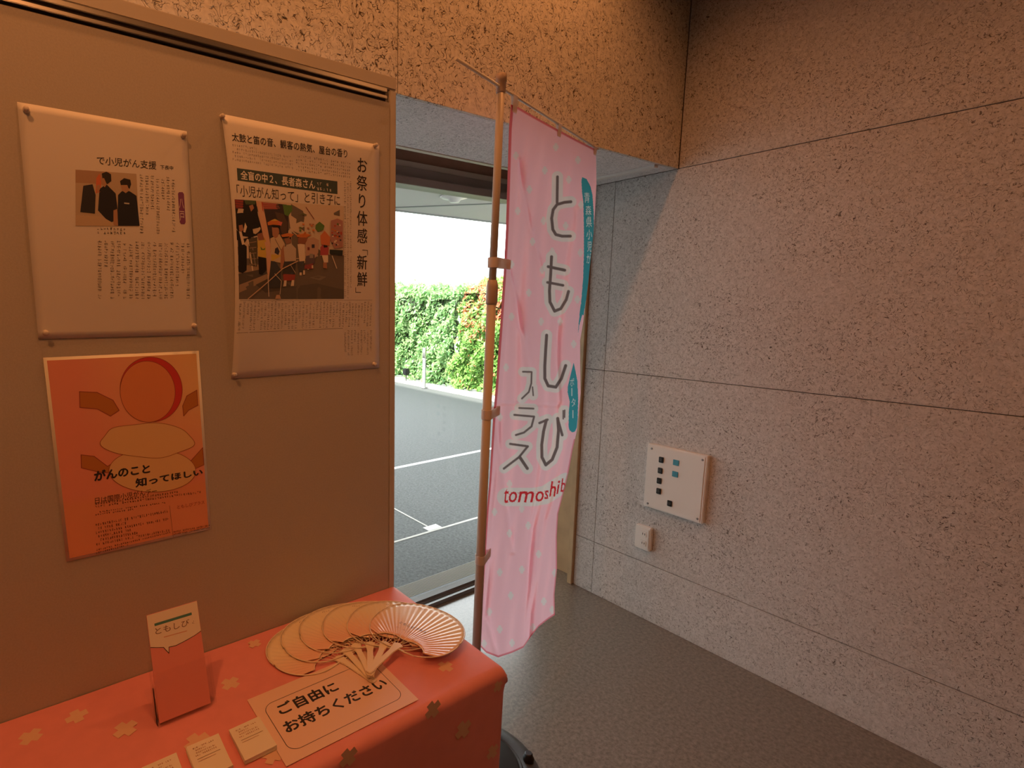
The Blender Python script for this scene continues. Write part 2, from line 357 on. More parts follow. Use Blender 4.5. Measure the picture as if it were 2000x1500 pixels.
# hedges
def hedge(name, y0, y1, h0, h1, n, red, label, seed):
    rg = np.random.default_rng(seed)
    root = empty(name, (7.3, (y0+y1)/2, 0)); tag(root, label, 'hedge')
    yy = rg.uniform(y0, y1, n); side = rg.random(n)
    bump = lambda a, b: .10*np.sin(a*3.1+b*2.3+seed)+.07*np.sin(a*7.3-b*5.1)+.05*np.sin(a*13+b*11)
    top = h0+(h1-h0)*(yy-y0)/(y1-y0)
    zz = np.where(side < .72, rg.uniform(0, 1, n)**.9*top, top)
    depth = np.where(side < .72, rg.uniform(0, .22, n), rg.uniform(0, 1.0, n))
    xx = 6.88+depth+bump(yy, zz)+.16*(zz/top)**3
    zz = zz+np.where(side < .72, 0, bump(xx*2, yy)*.8+rg.uniform(-.14, .07, n))
    # leaf frames
    nx = np.stack([-1+rg.normal(0, .6, n), rg.normal(0, .6, n), .5+rg.normal(0, .6, n)], -1); nx /= np.linalg.norm(nx, axis=1)[:, None]
    t = rg.normal(size=(n, 3)); t[:, 2] -= .5; t -= (t*nx).sum(1)[:, None]*nx; t /= np.linalg.norm(t, axis=1)[:, None]
    b = np.cross(nx, t); L = rg.uniform(.035, .065, n)[:, None]; W = L*.42
    P = np.stack([xx, yy, zz], -1)
    V = np.stack([P-t*L, P+b*W-nx*.004, P+t*L, P-b*W-nx*.004], 1).reshape(-1, 3)
    me = bpy.data.meshes.new('foliage'); me.vertices.add(n*4); me.vertices.foreach_set('co', V.reshape(-1).astype(np.float32))
    me.loops.add(n*4); me.loops.foreach_set('vertex_index', np.arange(n*4, dtype=np.int32)); me.polygons.add(n); me.polygons.foreach_set('loop_start', (np.arange(n)*4).astype(np.int32))
    me.update(calc_edges=True)
    g = rg.random(n)[:, None]
    col = np.array([.14, .36, .07])*(1-g)+np.array([.42, .66, .18])*g
    if not red: col = np.array([.16, .38, .14])*(1-g)+np.array([.50, .70, .30])*g
    if red:
        pr = np.clip((zz/top-.35)*1.5, .06, .85)*np.clip(.6+.7*np.sin(yy*7+zz*9+2*np.sin(yy*13)), .1, 1)
        rr = rg.random(n) < pr; k = rg.random(n)[:, None]
        col = np.where(rr[:, None], np.array([.75, .16, .08])*(1-k)+np.array([.88, .50, .26])*k, col)
    ca = me.color_attributes.new('print', 'FLOAT_COLOR', 'CORNER'); c4 = np.ones((n*4, 4), np.float32); c4[:, :3] = np.repeat(col, 4, 0); ca.data.foreach_set('color', c4.reshape(-1))
    link_mesh('foliage', me, M['leaf'], root, local=False)['kind'] = 'stuff'
    ny, nz = 60, 14
    G = np.zeros((nz*2, ny, 3))
    for j in range(nz*2):
        for i in range(ny):
            Y = y0-.02+(y1-y0+.04)*i/(ny-1); tp = h0+(h1-h0)*i/(ny-1)-.14
            if j < nz: z = tp*j/(nz-1); x = 7.05+bump(Y, z)
            else: z = tp; x = 7.05+.95*(j-nz)/(nz-1)
            G[j, i] = (x, Y, z)
    grid_obj('branches', G, M['bark'], root, local=False)
hedge('hedge', 7.88, 16, 1.80, 2.15, 52000, False, 'dense green leafy hedge left of the red-tipped one', 3)
hedge('hedge', 2.6, 7.80, 1.84, 1.93, 52000, True, 'dense hedge with orange and red leaf tips beside the parking area', 5)

# ------------------------------------------------------------------ display board
YD = 1.240
bd = empty('display_board', (0, YD, 0)); tag(bd, 'tall beige display board carrying newspaper clippings and poster, behind the table', 'display board')
BL, BR, BT = -1.15, .876, 2.150
def bbox(name, a, b, m, bev=.001, **k): return MB().box(a, b, bev).build(name, m, bd, local=False, **k)
bbox('panel', (BL+.012, YD, .12), (BR-.022, YD+.03, 2.085), M['board'], 0)
bbox('top_rail', (BL, YD-.001, 2.118), (BR, YD+.032, BT), M['boardedge'], .003)
bbox('side_rail', (BR-.0225, YD-.0008, .10), (BR, YD+.032, 2.1175), M['boardedge'], .003)
bbox('side_rail', (BL, YD-.0008, .10), (BL+.0125, YD+.032, 2.1175), M['boardedge'], .003)
bbox('hanging_rail', (BL+.013, YD-.004, 2.1075), (BR-.032, YD+.01, 2.1172), M['alu'], .001, label='upper lip of the metal hanging rail')
bbox('rail_slot', (BL+.013, YD+.004, 2.099), (BR-.032, YD+.012, 2.1075), M['darkslot'], 0)
bbox('hanging_rail', (BL+.013, YD-.005, 2.091), (BR-.032, YD+.01, 2.0985), M['alu'], .001, label='lower lip of the metal hanging rail')
bbox('rail_slot', (BL+.013, YD+.004, 2.0852), (BR-.032, YD+.012, 2.091), M['darkslot'], 0)
bbox('back_filler', (BL+.013, YD+.012, 2.085), (BR-.0226, YD+.03, 2.1178), M['boardedge'], 0)
for fx in (BL+.25, BR-.25):
    bbox('foot', (fx-.02, YD-.10, 0), (fx+.02, YD+.12, .035), M['steel'], .006)
    bbox('upright', (fx-.02, YD+.0305, .03), (fx+.02, YD+.055, .6), M['steel'], .004)

# ------------------------------------------------------------------ printing tools
_tc = {}
def glyph(s, bold=0.0):
    k = (s, bold)
    if k in _tc: return _tc[k]
    cu = bpy.data.curves.new('t', 'FONT'); cu.body = s; cu.size = 1; cu.offset = bold; cu.resolution_u = 3
    o = bpy.data.objects.new('t', cu); C.objects.link(o)
    dg = bpy.context.evaluated_depsgraph_get(); me = bpy.data.meshes.new_from_object(o.evaluated_get(dg))
    V = np.array([v.co[:2] for v in me.vertices]).reshape(-1, 2); F = []
    me.calc_loop_triangles()
    for t in me.loop_triangles: F.append(tuple(t.vertices))
    bpy.data.objects.remove(o); bpy.data.meshes.remove(me); bpy.data.curves.remove(cu)
    _tc[k] = (V, F); return V, F
class Print:
    """flat print: polygons in 2D surface coordinates, each with its own ink colour"""
    def __init__(s, surf, step=2.5e-5, base=2e-4): s.V = []; s.F = []; s.K = []; s.surf = surf; s.lay = base; s.step = step
    def next(s): s.lay += s.step
    def tris(s, V, F, col):
        n = len(s.V)
        for p in V: s.V.append((p[0], p[1], s.lay))
        for f in F: s.F.append(tuple(i+n for i in f)); s.K.append(col)
    def poly(s, pts, col, nxt=True):
        if nxt: s.next()
        T = tessellate_polygon([[Vector((p[0], p[1], 0)) for p in pts]])
        s.tris(pts, T, col)
    def line(s, pts, wd, col, nxt=True):
        if nxt: s.next()
        for a, b in zip(pts[:-1], pts[1:]):
            a = np.array(a, float); b = np.array(b, float); t = b-a; l = np.linalg.norm(t)
            if l < 1e-9: continue
            t /= l; n = np.array([-t[1], t[0]])*wd/2; e = t*wd*.35
            s.tris([a-n-e, b-n+e, b+n+e, a+n-e], [(0, 1, 2), (0, 2, 3)], col)
    def text(s, st, q, col, bold=0.0, nxt=True):
        # q: bottom-left, bottom-right, top-right, top-left of the lettering
        if nxt: s.next()
        V, F = glyph(st, 0.0); lo = V.min(0)-bold; hi = V.max(0)+bold
        q = [np.array(p, float) for p in q]
        for dx, dy in (((0, 0),) if bold <= .004 else ((-bold, 0), (bold, 0), (0, bold), (0, -bold))):
            uv = (V+np.array([dx, dy])-lo)/(hi-lo); s.lay += s.step*.2
            P = [(1-u)*(1-v)*q[0]+u*(1-v)*q[1]+u*v*q[2]+(1-u)*v*q[3] for u, v in uv]
            s.tris(P, F, col)
    def vtext(s, st, x, ztop, zbot, wd, col, bold=0.0, lean=0):
        s.next(); n = len(st); h = (ztop-zbot)/n
        for i, ch in enumerate(st):
            V, F = glyph(ch, 0.0)
            cz = ztop-(i+.5)*h; cx = x+lean*i/n
            ctr = np.array([.5, .38]) if ch not in '「」﹁﹂' else (V.min(0)+V.max(0))/2
            for dx, dy in (((0, 0),) if bold <= .004 else ((-bold, 0), (bold, 0), (0, bold))):
                s.lay += s.step*.1
                s.tris([(cx+(p[0]+dx-ctr[0])*wd, cz+(p[1]+dy-ctr[1])*h*.92) for p in V], F, col)
    def body(s, quad, ncol, nrow, col, vertical=True, fill=1.0, seed=1, strokes=4, wd=None):
        """columns of small unreadable characters made of little strokes; quad = (bl, br, tr, tl)"""
        s.next(); rd = random.Random(seed); q = [np.array(p, float) for p in quad]
        def at(u, v): return (1-u)*(1-v)*q[0]+u*(1-v)*q[1]+u*v*q[2]+(1-u)*v*q[3]
        for c in range(ncol if vertical else nrow):
            m = nrow if vertical else ncol; end = m if rd.random() > .25 else int(m*rd.uniform(.35, .95)); st = 1 if rd.random() < .25 else 0
            for r in range(st, end):
                if rd.random() < .06: continue
                u0, v0 = ((c+.5)/ncol, 1-(r+.5)/nrow) if vertical else ((r+.5)/ncol, 1-(c+.5)/nrow)
                du, dv = .36/ncol, .40/nrow
                for k in range(strokes if rd.random() < .6 else 2):
                    a = rd.random()
                    if a < .45: p = (u0-du*rd.uniform(.5, 1), v0+dv*rd.uniform(-.8, .8)); r2 = (u0+du*rd.uniform(.5, 1), p[1]+dv*rd.uniform(-.1, .2))
                    elif a < .8: p = (u0+du*rd.uniform(-.8, .8), v0+dv*rd.uniform(.4, 1)); r2 = (p[0]+du*rd.uniform(-.2, .2), v0-dv*rd.uniform(.4, 1))
                    else: p = (u0-du*rd.uniform(0, .9), v0+dv*.7); r2 = (u0+du*rd.uniform(-.2, .9), v0-dv*.8)
                    A, B = at(*p), at(*r2); t = B-A; l = np.linalg.norm(t)+1e-9; t /= l
                    n = np.array([-t[1], t[0]])*(wd or .0004)/2
                    s.tris([A-n, B-n, B+n, A+n], [(0, 1, 2), (0, 2, 3)], col)
    def build(s, name, parent, local=False):
        me = bpy.data.meshes.new(name)
        if getattr(s, 'split', None):
            nV, nF, nK = [], [], []
            for f, k in zip(s.F, s.K):
                T = [[s.V[i] for i in f]]; 
                while T:
                    t = T.pop(); P = np.array([p[:2] for p in t]); e = [np.linalg.norm(P[i]-P[(i+1) % 3]) for i in range(3)]; j = int(np.argmax(e))
                    if e[j] > s.split:
                        a, b, c = t[j], t[(j+1) % 3], t[(j+2) % 3]; m = tuple((np.array(a)+np.array(b))/2)
                        T += [[a, m, c], [m, b, c]]
                    else:
                        n = len(nV); nV += t; nF.append((n, n+1, n+2)); nK.append(k)
            s.V, s.F, s.K = nV, nF, nK
        me.from_pydata([tuple(s.surf(*p)) for p in s.V], [], s.F)
        ca = me.color_attributes.new('print', 'FLOAT_COLOR', 'CORNER')
        c4 = np.ones((len(s.F)*3, 4), np.float32); c4[:, :3] = np.repeat(np.array(s.K, np.float32), 3, 0); ca.data.foreach_set('color', c4.reshape(-1))
        o = link_mesh(name, me, M['ink'], parent, local)
        if name in ('body_text', 'fine_print'): o['kind'] = 'stuff'
        return o
INK = (.035, .03, .035); GREY = (.16, .14, .14)
def bh(x, y):
    p = hit(x, y, 1, YD); return (p[0], p[2])
def th(x, y, z=.728):
    p = hit(x, y, 2, z); return (p[0], p[1])
def rnd_rect(x0, y0, x1, y1, r, n=8):
    P = []
    for cx, cy, a0 in ((x1-r, y1-r, 0), (x0+r, y1-r, 90), (x0+r, y0+r, 180), (x1-r, y0+r, 270)):
        for i in range(n+1):
            a = math.radians(a0+90*i/n); P.append((cx+r*math.cos(a), cy+r*math.sin(a)))
    return P

# ------------------------------------------------------------------ clippings and poster on the board
def pin(x, z, gap, label, col='film'):
    p = empty('push_pin', (x, YD-gap, z)); tag(p, label, 'push pin', 'clear push pins on the display board')
    MB().lathe([(.0055, 0), (.0058, .0016), (.0032, .003), (.0030, .007), (.0048, .009), (.0048, .0105), (.001, .011)], n=14, axis=(0, -1, 0)).build('head', M['pinp'], p)
    MB().lathe([(.0006, -.012), (.0006, 0)], n=6, axis=(0, -1, 0)).build('needle', M['alu'], p)
M['pinp'] = mat('pin_plastic', (.70, .62, .55), .12, .8, coat=1)
def sheet(name, label, cat, x0, z0, x1, z1, surf, m, nu=24, nv=32, skew=0):
    root = empty(name, ((x0+x1)/2, YD-.003, (z0+z1)/2)); tag(root, label, cat)
    G = np.zeros((nv, nu, 3)); 
    for j in range(nv):
        for i in range(nu):
            u = i/(nu-1); v = j/(nv-1); G[j, i] = surf(x0+(x1-x0)*u, z0+(z1-z0)*v, 0)
    o = grid_obj('sheet', G, m, root, local=False)
    md = o.modifiers.new('s', 'SOLIDIFY'); md.thickness = .00018; md.offset = 1 if False else -1
    return root
def smooth(a, b, x):
    t = min(1, max(0, (x-a)/(b-a))); return t*t*(3-2*t)
# --- right clipping (large)
RX0, RX1, RZ0, RZ1 = .405, .820, 1.390, 1.974
def surfR(x, z, off):
    u = (x-RX0)/(RX1-RX0); v = (z-RZ0)/(RZ1-RZ0)
    vb = math.sin(PI*min(1, max(0, v)))**.8
    bulge = .020*(1-smooth(0, .5, u))*vb+.007*vb*math.sin(PI*u)**2
    wave = .004*math.sin(PI*u)*smooth(.86, .93, v)*(1-smooth(.93, 1, v))
    shift = .012*(1-smooth(0, .35, u))*vb
    return (x+shift, YD-.002-bulge-wave-off, z)
cR = sheet('newspaper_clipping', 'large newspaper clipping with a festival parade photo, pinned near the board right edge', 'newspaper clipping', RX0, RZ0, RX1, RZ1, surfR, M['paper'])
def bR(x, y):
    p = bh(x, y); return p
p = Print(surfR); p.split = .03
p.text('太鼓と笛の音、観客の熱気、屋台の香り', [bR(447, 277), bR(676, 310), bR(676, 293), bR(447, 260)], INK, .012)
p.build('headline', cR)
p = Print(surfR)
p.vtext('お祭り体感', bh(706, 400)[0], bh(706, 306)[1], bh(706, 478)[1], .034, INK, .012)
p.vtext('新鮮', bh(706, 520)[0], bh(706, 496)[1], bh(706, 562)[1], .034, INK, .012)
b1 = bh(713, 489); p.line([(b1[0]-.010, b1[1]), (b1[0]+.006, b1[1]), (b1[0]+.006, b1[1]-.012)], .0016, INK)
b1 = bh(697, 571); p.line([(b1[0]-.006, b1[1]+.012), (b1[0]-.006, b1[1]), (b1[0]+.010, b1[1])], .0016, INK)
p.build('headline', cR)['label'] = 'tall vertical headline down the right side of the clipping'
p = Print(surfR); p.split = .03
p.poly([bR(452, 354), bR(657, 380), bR(657, 355), bR(452, 330)], (.055, .085, .085))
p.text('全盲の中２、長者森さん', [bR(459, 352), bR(613, 371), bR(613, 353), bR(459, 334)], (.80, .76, .72), .018)
p.body([bR(615, 374), bR(652, 378), bR(652, 358), bR(615, 355)], 6, 2, (.75, .7, .66), False, seed=3, wd=.0008)
p.build('title_band', cR)['label'] = 'dark grey title band with white lettering'
p = Print(surfR); p.split = .03
p.text('「小児がん知って」と引き子に', [bR(449, 385), bR(662, 403), bR(662, 382), bR(449, 362)], INK, .004)
p.build('headline', cR)['label'] = 'line of dark lettering under the title band'
p = Print(surfR)
p.body([bR(444, 316), bR(570, 333), bR(570, 299), bR(446, 281)], 30, 5, GREY, False, seed=4)
p.body([bR(575, 336), bR(683, 350), bR(683, 318), bR(575, 302)], 26, 5, GREY, False, seed=5)
p.body([bR(669, 583), bR(686, 584), bR(686, 354), bR(669, 354)], 3, 62, GREY, True, seed=6)
p.body([bR(452, 646), bR(725, 637), bR(727, 589), bR(452, 588)], 40, 15, GREY, True, seed=7, wd=.0004)
p.body([bR(670, 695), bR(726, 692), bR(727, 644), bR(669, 645)], 9, 15, GREY, True, seed=8, wd=.0004)
for a, b in (((452, 650), (668, 641)),): p.line([bR(*a), bR(*b)], .0008, GREY)
p.line([bR(455, 587), bR(726, 586)], .0006, GREY)
p.build('body_text', cR)
# --- parade photo, in the coordinates of a 1714x1500 study of the print
def Z(*pts): return [bh(440+a/7.1417, 380+b/7.1417) for a, b in pts]
p = Print(surfR, step=1.6e-5); p.split = .05
q = p.poly
K = dict(sky=(.62, .52, .42), dark=(.018, .018, .022), road=(.16, .14, .12), road2=(.10, .09, .085), pink=(.55, .22, .20), red=(.45, .07, .05), yel=(.62, .45, .10), lt=(.72, .62, .50), skin=(.40, .20, .13), green=(.10, .22, .06), navy=(.05, .05, .09), tan=(.36, .27, .19), org=(.60, .20, .06), maroon=(.20, .05, .06), grey=(.30, .27, .25))
q(Z((25, 78), (1640, 165), (1640, 1455), (90, 1460)), K['road'])
q(Z((25, 78), (1640, 165), (1635, 850), (1400, 840), (1100, 900), (60, 900)), K['sky'])
q(Z((70, 1110), (400, 1050), (500, 1070), (520, 1110), (90, 1260)), K['road2'])
q(Z((90, 1260), (520, 1110), (560, 1180), (90, 1370)), K['tan'])
q(Z((60, 1000), (390, 980), (400, 1050), (75, 1110)), K['tan'])
q(Z((340, 1260), (640, 1130), (900, 1280), (800, 1330), (500, 1370)), K['road2'])
q(Z((740, 1310), (1250, 1240), (1640, 1330), (1640, 1455), (740, 1455)), (.12, .11, .10))
q(Z((1150, 1160), (1280, 1130), (1390, 1150), (1300, 1200)), (.22, .20, .17))
q(Z((28, 78), (355, 100), (380, 300), (460, 560), (450, 720), (330, 760), (200, 620), (150, 700), (45, 640)), K['dark'])
q(Z((28, 78), (160, 85), (140, 210), (40, 205)), K['maroon'])
for k in range(3): p.line(Z((40, 100+k*35), (150, 112+k*35)), .0012, K['red'])
q(Z((170, 88), (355, 98), (340, 150), (190, 150)), (.07, .11, .06))
q(Z((240, 170), (300, 150), (320, 200), (270, 250)), K['skin'])
q(Z((455, 118), (830, 150), (850, 300), (850, 620), (560, 620), (480, 260)), (.05, .04, .05))
q(Z((455, 118), (750, 145), (735, 215), (480, 215)), (.36, .10, .09))
for k in range(3): p.line(Z((470, 135+k*28), (735, 155+k*22)), .001, (.55, .2, .16))
q(Z((770, 150), (905, 160), (910, 230), (850, 310), (800, 290)), K['green'])
q(Z((650, 250), (780, 280), (840, 400), (830, 540), (760, 560), (700, 380)), (.10, .07, .06))
# crowd on the left
q(Z((55, 520), (110, 500), (150, 700), (190, 730), (190, 1060), (130, 1100), (70, 1080)), K['dark'])
q(Z((75, 440), (130, 430), (145, 500), (110, 530), (80, 510)), K['skin'])
q(Z((170, 400), (200, 460), (170, 540), (140, 530)), K['lt'])
q(Z((75, 520), (115, 530), (160, 700), (120, 710)), K['lt'])
q(Z((210, 630), (360, 600), (360, 940), (350, 1010), (240, 990)), (.10, .09, .07))
p.line(Z((210, 640), (285, 1060)), .0032, K['lt']); p.line(Z((285, 760), (330, 1000)), .002, K['grey'])
for k in range(5): p.line(Z((235, 680+k*75), (340, 665+k*78)), .0014, K['tan'])
q(Z((360, 640), (480, 610), (520, 700), (500, 890), (370, 870)), K['yel'])
q(Z((360, 560), (440, 540), (480, 640), (380, 650)), (.30, .14, .10))
q(Z((410, 730), (450, 770), (490, 750), (480, 780), (420, 780)), K['green'])
q(Z((370, 870), (500, 890), (510, 1060), (440, 1120), (390, 1110)), K['dark'])
# long pale streamer
q(Z((355, 100), (455, 115), (500, 330), (575, 700), (580, 960), (545, 1200), (520, 1080), (500, 760), (430, 480)), (.66, .42, .30))
q(Z((440, 115), (460, 118), (470, 260), (455, 230)), K['red'])
# first dancer
q(Z((575, 620), (720, 560), (800, 700), (780, 900), (740, 960), (580, 930)), (.60, .48, .33))
q(Z((585, 840), (740, 850), (745, 925), (590, 930)), K['yel'])
q(Z((580, 930), (660, 940), (740, 1060), (740, 1300), (560, 1300), (560, 1150)), (.06, .065, .08))
q(Z((650, 760), (690, 740), (720, 800), (700, 850), (640, 820)), K['navy'])
q(Z((600, 470), (640, 440), (705, 450), (715, 540), (690, 600), (650, 620), (610, 580)), K['skin'])
q(Z((590, 440), (730, 430), (730, 500), (690, 470), (620, 470)), K['dark'])
q(Z((530, 400), (600, 365), (650, 350), (760, 400), (740, 440), (620, 430), (540, 440)), K['org'])
q(Z((590, 372), (650, 350), (700, 372), (680, 405), (610, 410)), K['yel'])
q(Z((680, 380), (765, 395), (745, 445), (690, 430)), (.65, .16, .12))
q(Z((740, 780), (790, 700), (800, 900), (760, 1040), (730, 1040)), K['skin'])
p.line(Z((650, 630), (740, 780)), .0012, K['navy'])
# second dancer
q(Z((780, 740), (900, 700), (960, 760), (960, 940), (800, 950)), (.52, .44, .36))
q(Z((835, 830), (900, 830), (905, 900), (840, 900)), K['navy'])
q(Z((790, 940), (960, 930), (940, 1120), (760, 1120)), (.06, .06, .07))
q(Z((770, 1110), (950, 1120), (940, 1200), (780, 1210)), (.34, .07, .06))
q(Z((780, 600), (890, 600), (890, 680), (820, 700)), (.30, .16, .11))
q(Z((740, 570), (840, 545), (930, 560), (880, 610), (760, 600)), K['org'])
q(Z((760, 600), (890, 590), (890, 640), (860, 610), (790, 620)), K['dark'])
for a in ((790, 1200), (900, 1195)): q(Z((a[0], a[1]), (a[0]+35, a[1]), (a[0]+30, a[1]+80), (a[0]-15, a[1]+85)), K['lt'])
# third and further dancers
q(Z((980, 700), (1080, 680), (1090, 960), (1010, 960)), K['lt'])
q(Z((985, 610), (1100, 590), (1140, 640), (1080, 700), (990, 690)), (.28, .12, .08))
q(Z((960, 570), (1080, 545), (1180, 570), (1100, 610), (980, 600)), K['org'])
q(Z((975, 940), (1080, 930), (1060, 1080), (1000, 1110)), (.08, .08, .09))
q(Z((1090, 640), (1200, 600), (1280, 640), (1270, 820), (1220, 900), (1100, 880)), (.50, .34, .28))
q(Z((1100, 860), (1220, 840), (1225, 960), (1080, 990)), (.13, .10, .13))
q(Z((1080, 990), (1200, 960), (1200, 1040), (1080, 1040)), (.28, .07, .08))
for a, b, c in (((1010, 1090, 30, 40), K['lt'], 0), ((1060, 1060, 25, 60), K['lt'], 0), ((1120, 1000, 20, 50), K['lt'], 0), ((1180, 990, 20, 40), K['lt'], 0), ((1180, 700, 40, 50), K['navy'], 0), ((1120, 740, 30, 40), K['maroon'], 0), ((1150, 830, 50, 60), K['grey'], 0)):
    q(Z((a[0], a[1]), (a[0]+a[2], a[1]), (a[0]+a[2], a[1]+a[3]), (a[0], a[1]+a[3])), b)
q(Z((1300, 740), (1350, 690), (1420, 740), (1410, 850), (1300, 850)), (.42, .08, .10))
q(Z((1340, 695), (1400, 690), (1400, 740), (1350, 745)), K['dark'])
q(Z((1320, 850), (1410, 850), (1410, 950), (1350, 950)), K['lt'])
q(Z((1340, 950), (1390, 950), (1395, 1035), (1340, 1025)), K['skin'])
q(Z((1300, 580), (1360, 510), (1440, 600), (1430, 720), (1310, 700)), (.60, .20, .09))
q(Z((1235, 430), (1290, 385), (1360, 440), (1340, 500), (1270, 525), (1230, 480)), K['green'])
q(Z((1450, 370), (1540, 340), (1620, 370), (1620, 740), (1500, 760), (1440, 640)), (.42, .22, .20))
for k in range(26):
    a, b = random.uniform(1450, 1590), random.uniform(380, 720); c = random.choice([K['red'], K['lt'], K['navy'], K['org'], K['green']])
    q(Z((a, b), (a+26, b+4), (a+22, b+24), (a+2, b+20)), c)
q(Z((1430, 770), (1620, 780), (1615, 850), (1430, 830)), (.03, .04, .04))
for k in range(12):
    a, b = random.uniform(990, 1190), random.uniform(390, 540); c = random.choice([K['red'], K['skin'], K['tan'], K['org'], K['green']])
    q(Z((a, b), (a+34, b+4), (a+26, b+26), (a+2, b+20)), c)
q(Z((990, 300), (1060, 265), (1115, 290), (1100, 305), (1050, 290)), (.12, .14, .08))
p.line(Z((1100, 185), (1210, 345)), .0018, K['maroon']); p.line(Z((1465, 860), (1530, 1030)), .0022, K['lt'])
p.line(Z((220, 1455), (600, 1170), (760, 1040), (985, 930)), .0022, (.62, .44, .30))
p.line(Z((530, 1130), (550, 1420)), .0020, K['lt']); p.line(Z((640, 1110), (745, 1210), (725, 1390)), .0013, K['lt'])
p.line(Z((880, 990), (950, 1100)), .001, K['lt'])
q(Z((650, 1455), (670, 1400), (720, 1400), (740, 1455)), (.55, .36, .24))
p.build('printed_photo', cR)
# --- left clipping
LX0, LX1, LZ0, LZ1 = .032, .331, 1.495, 1.925
def surfL(x, z, off):
    v = (z-LZ0)/(LZ1-LZ0); u = (x-LX0)/(LX1-LX0)
    return (x, YD-.002-.005*math.sin(PI*min(1, max(0, v)))*(.5+.5*math.sin(PI*min(1, max(0, u))))-off, z)
cL = sheet('newspaper_clipping', 'smaller newspaper clipping with photo of two youths in black uniforms, left of the large clipping', 'newspaper clipping', LX0, LZ0, LX1, LZ1, surfL, M['paper'])
def ZL(*pts): return [bh(180+a/3.3333, 220+b/3.3333) for a, b in pts]
p = Print(surfL); p.split = .05
p.text('で小児がん支援', ZL((28, 340), (415, 375), (415, 320), (28, 285)), INK, .008)
p.build('headline', cL)
p = Print(surfL); p.split = .05
p.text('下長中', ZL((440, 372), (525, 378), (525, 350), (440, 343)), INK, .012)
p.build('headline', cL)
p = Print(surfL)
p.poly(ZL(*[(a, b) for a, b in ((555, 530), (562, 520), (585, 520), (594, 532), (605, 715), (598, 728), (575, 728), (566, 716))]), (.22, .07, .20))
p.vtext('八戸', bh(180+578/3.3333, 400)[0], bh(350, 220+550/3.3333)[1], bh(350, 220+712/3.3333)[1], .011, (.7, .6, .6))
p.build('purple_label', cL)['label'] = 'narrow purple label with two pale characters'
p = Print(surfL)
p.body(ZL((300, 790), (545, 800), (540, 420), (300, 400)), 7, 22, GREY, True, seed=11, wd=.0006)
p.body(ZL((25, 1215), (640, 1215), (640, 850), (25, 830)), 16, 22, GREY, True, seed=12, wd=.0006)
p.body(ZL((25, 795), (215, 800), (215, 750), (25, 745)), 9, 2, INK, False, seed=13, wd=.0007)
p.build('body_text', cL)
p = Print(surfL); p.split = .05; q = p.poly
q(ZL((-110, 375), (285, 402), (300, 745), (-110, 740)), (.48, .38, .28))
q(ZL((-110, 375), (110, 390), (110, 470), (-110, 460)), (.40, .26, .18))
q(ZL((25, 430), (45, 400), (60, 440), (50, 520), (20, 530)), (.60, .16, .08))
q(ZL((45, 500), (90, 470), (150, 530), (170, 700), (110, 720), (35, 640)), (.02, .02, .03))
q(ZL((60, 400), (90, 388), (120, 405), (122, 450), (95, 470), (65, 440)), (.03, .025, .02))
q(ZL((52, 430), (75, 430), (92, 470), (80, 490), (58, 470)), (.42, .24, .15))
q(ZL((25, 480), (45, 470), (50, 500), (30, 530)), (.42, .24, .15))
q(ZL((165, 540), (190, 515), (240, 515), (285, 545), (305, 740), (160, 740)), (.02, .022, .035))
q(ZL((178, 450), (205, 430), (245, 440), (250, 470), (240, 500), (215, 480), (185, 485)), (.025, .02, .02))
q(ZL((182, 475), (225, 475), (238, 510), (215, 528), (190, 510)), (.44, .27, .18))
q(ZL((205, 588), (238, 592), (238, 600), (205, 597)), (.5, .5, .5))
q(ZL((135, 640), (160, 630), (165, 740), (135, 735)), (.42, .24, .15))
q(ZL((-110, 670), (60, 680), (130, 720), (140, 742), (-110, 740)), (.52, .40, .28))
q(ZL((-60, 480), (0, 470), (20, 540), (15, 660), (-80, 650)), (.03, .03, .04))
p.build('printed_photo', cL)
# --- orange poster
PX0, PX1, PZ0, PZ1 = .046, .343, 1.036, 1.459
def surfP(x, z, off):
    v = (z-PZ0)/(PZ1-PZ0); return (x-.009*v, YD-.0022-off, z)
po = sheet('poster', 'orange A3 poster pinned below the smaller newspaper clipping', 'poster', PX0, PZ0, PX1, PZ1, surfP, M['cream'], 3, 3)
nu, nv = 120, 160
uu, vv = np.meshgrid(np.linspace(0, 1, nu), np.linspace(0, 1, nv))
G = np.zeros((nv, nu, 3)); XX = PX0+.006+(PX1-PX0-.012)*uu; ZZ = PZ0+.006+(PZ1-PZ0-.012)*vv
G[..., 0] = XX-.009*vv; G[..., 1] = YD-.0022-.0004; G[..., 2] = ZZ
ca, cb, cc = np.array([.86, .36, .20]), np.array([.88, .55, .26]), np.array([.88, .34, .24])
t = np.clip(uu*1.2-.2, 0, 1)[..., None]*np.clip(vv*2-.6, 0, 1)[..., None]
col = cc*(1-t)+cb*t
low = np.clip((.32-vv)/.06, 0, 1)[..., None]; col = col*(1-low)+ca*low
grid_obj('printed_ground', G, M['ink'], po, local=False, cols=col, label='orange gradient ground of the poster')
p = Print(surfP, base=6e-4); q = p.poly
def ZP(*pts): return [bh(180+a/3.572, 680+b/3.572) for a, b in pts]
BR_ = (.55, .21, .06); LN = (.33, .07, .04); CR = (.84, .56, .28)
def art(cx_, cy_, rx_, ry_, base, c_, lump=0):
    p = Print(surfP, base=base); e_ = ZP(*[(cx_+rx_*(1+lump*math.sin(k*PI/6))*math.cos(k*PI/30), cy_+ry_*(1+lump*math.cos(k*PI/6))*math.sin(k*PI/30)) for k in range(60)])
    p.poly(e_, c_); p.line(e_+[e_[0]], .0010, LN); p.build('printed_shape', po)['label'] = 'plain rounded shape of the artwork'
art(435, 285, 215, 225, 6.6e-4, (.66, .06, .06)); art(410, 300, 190, 212, 7.2e-4, (.80, .30, .13))
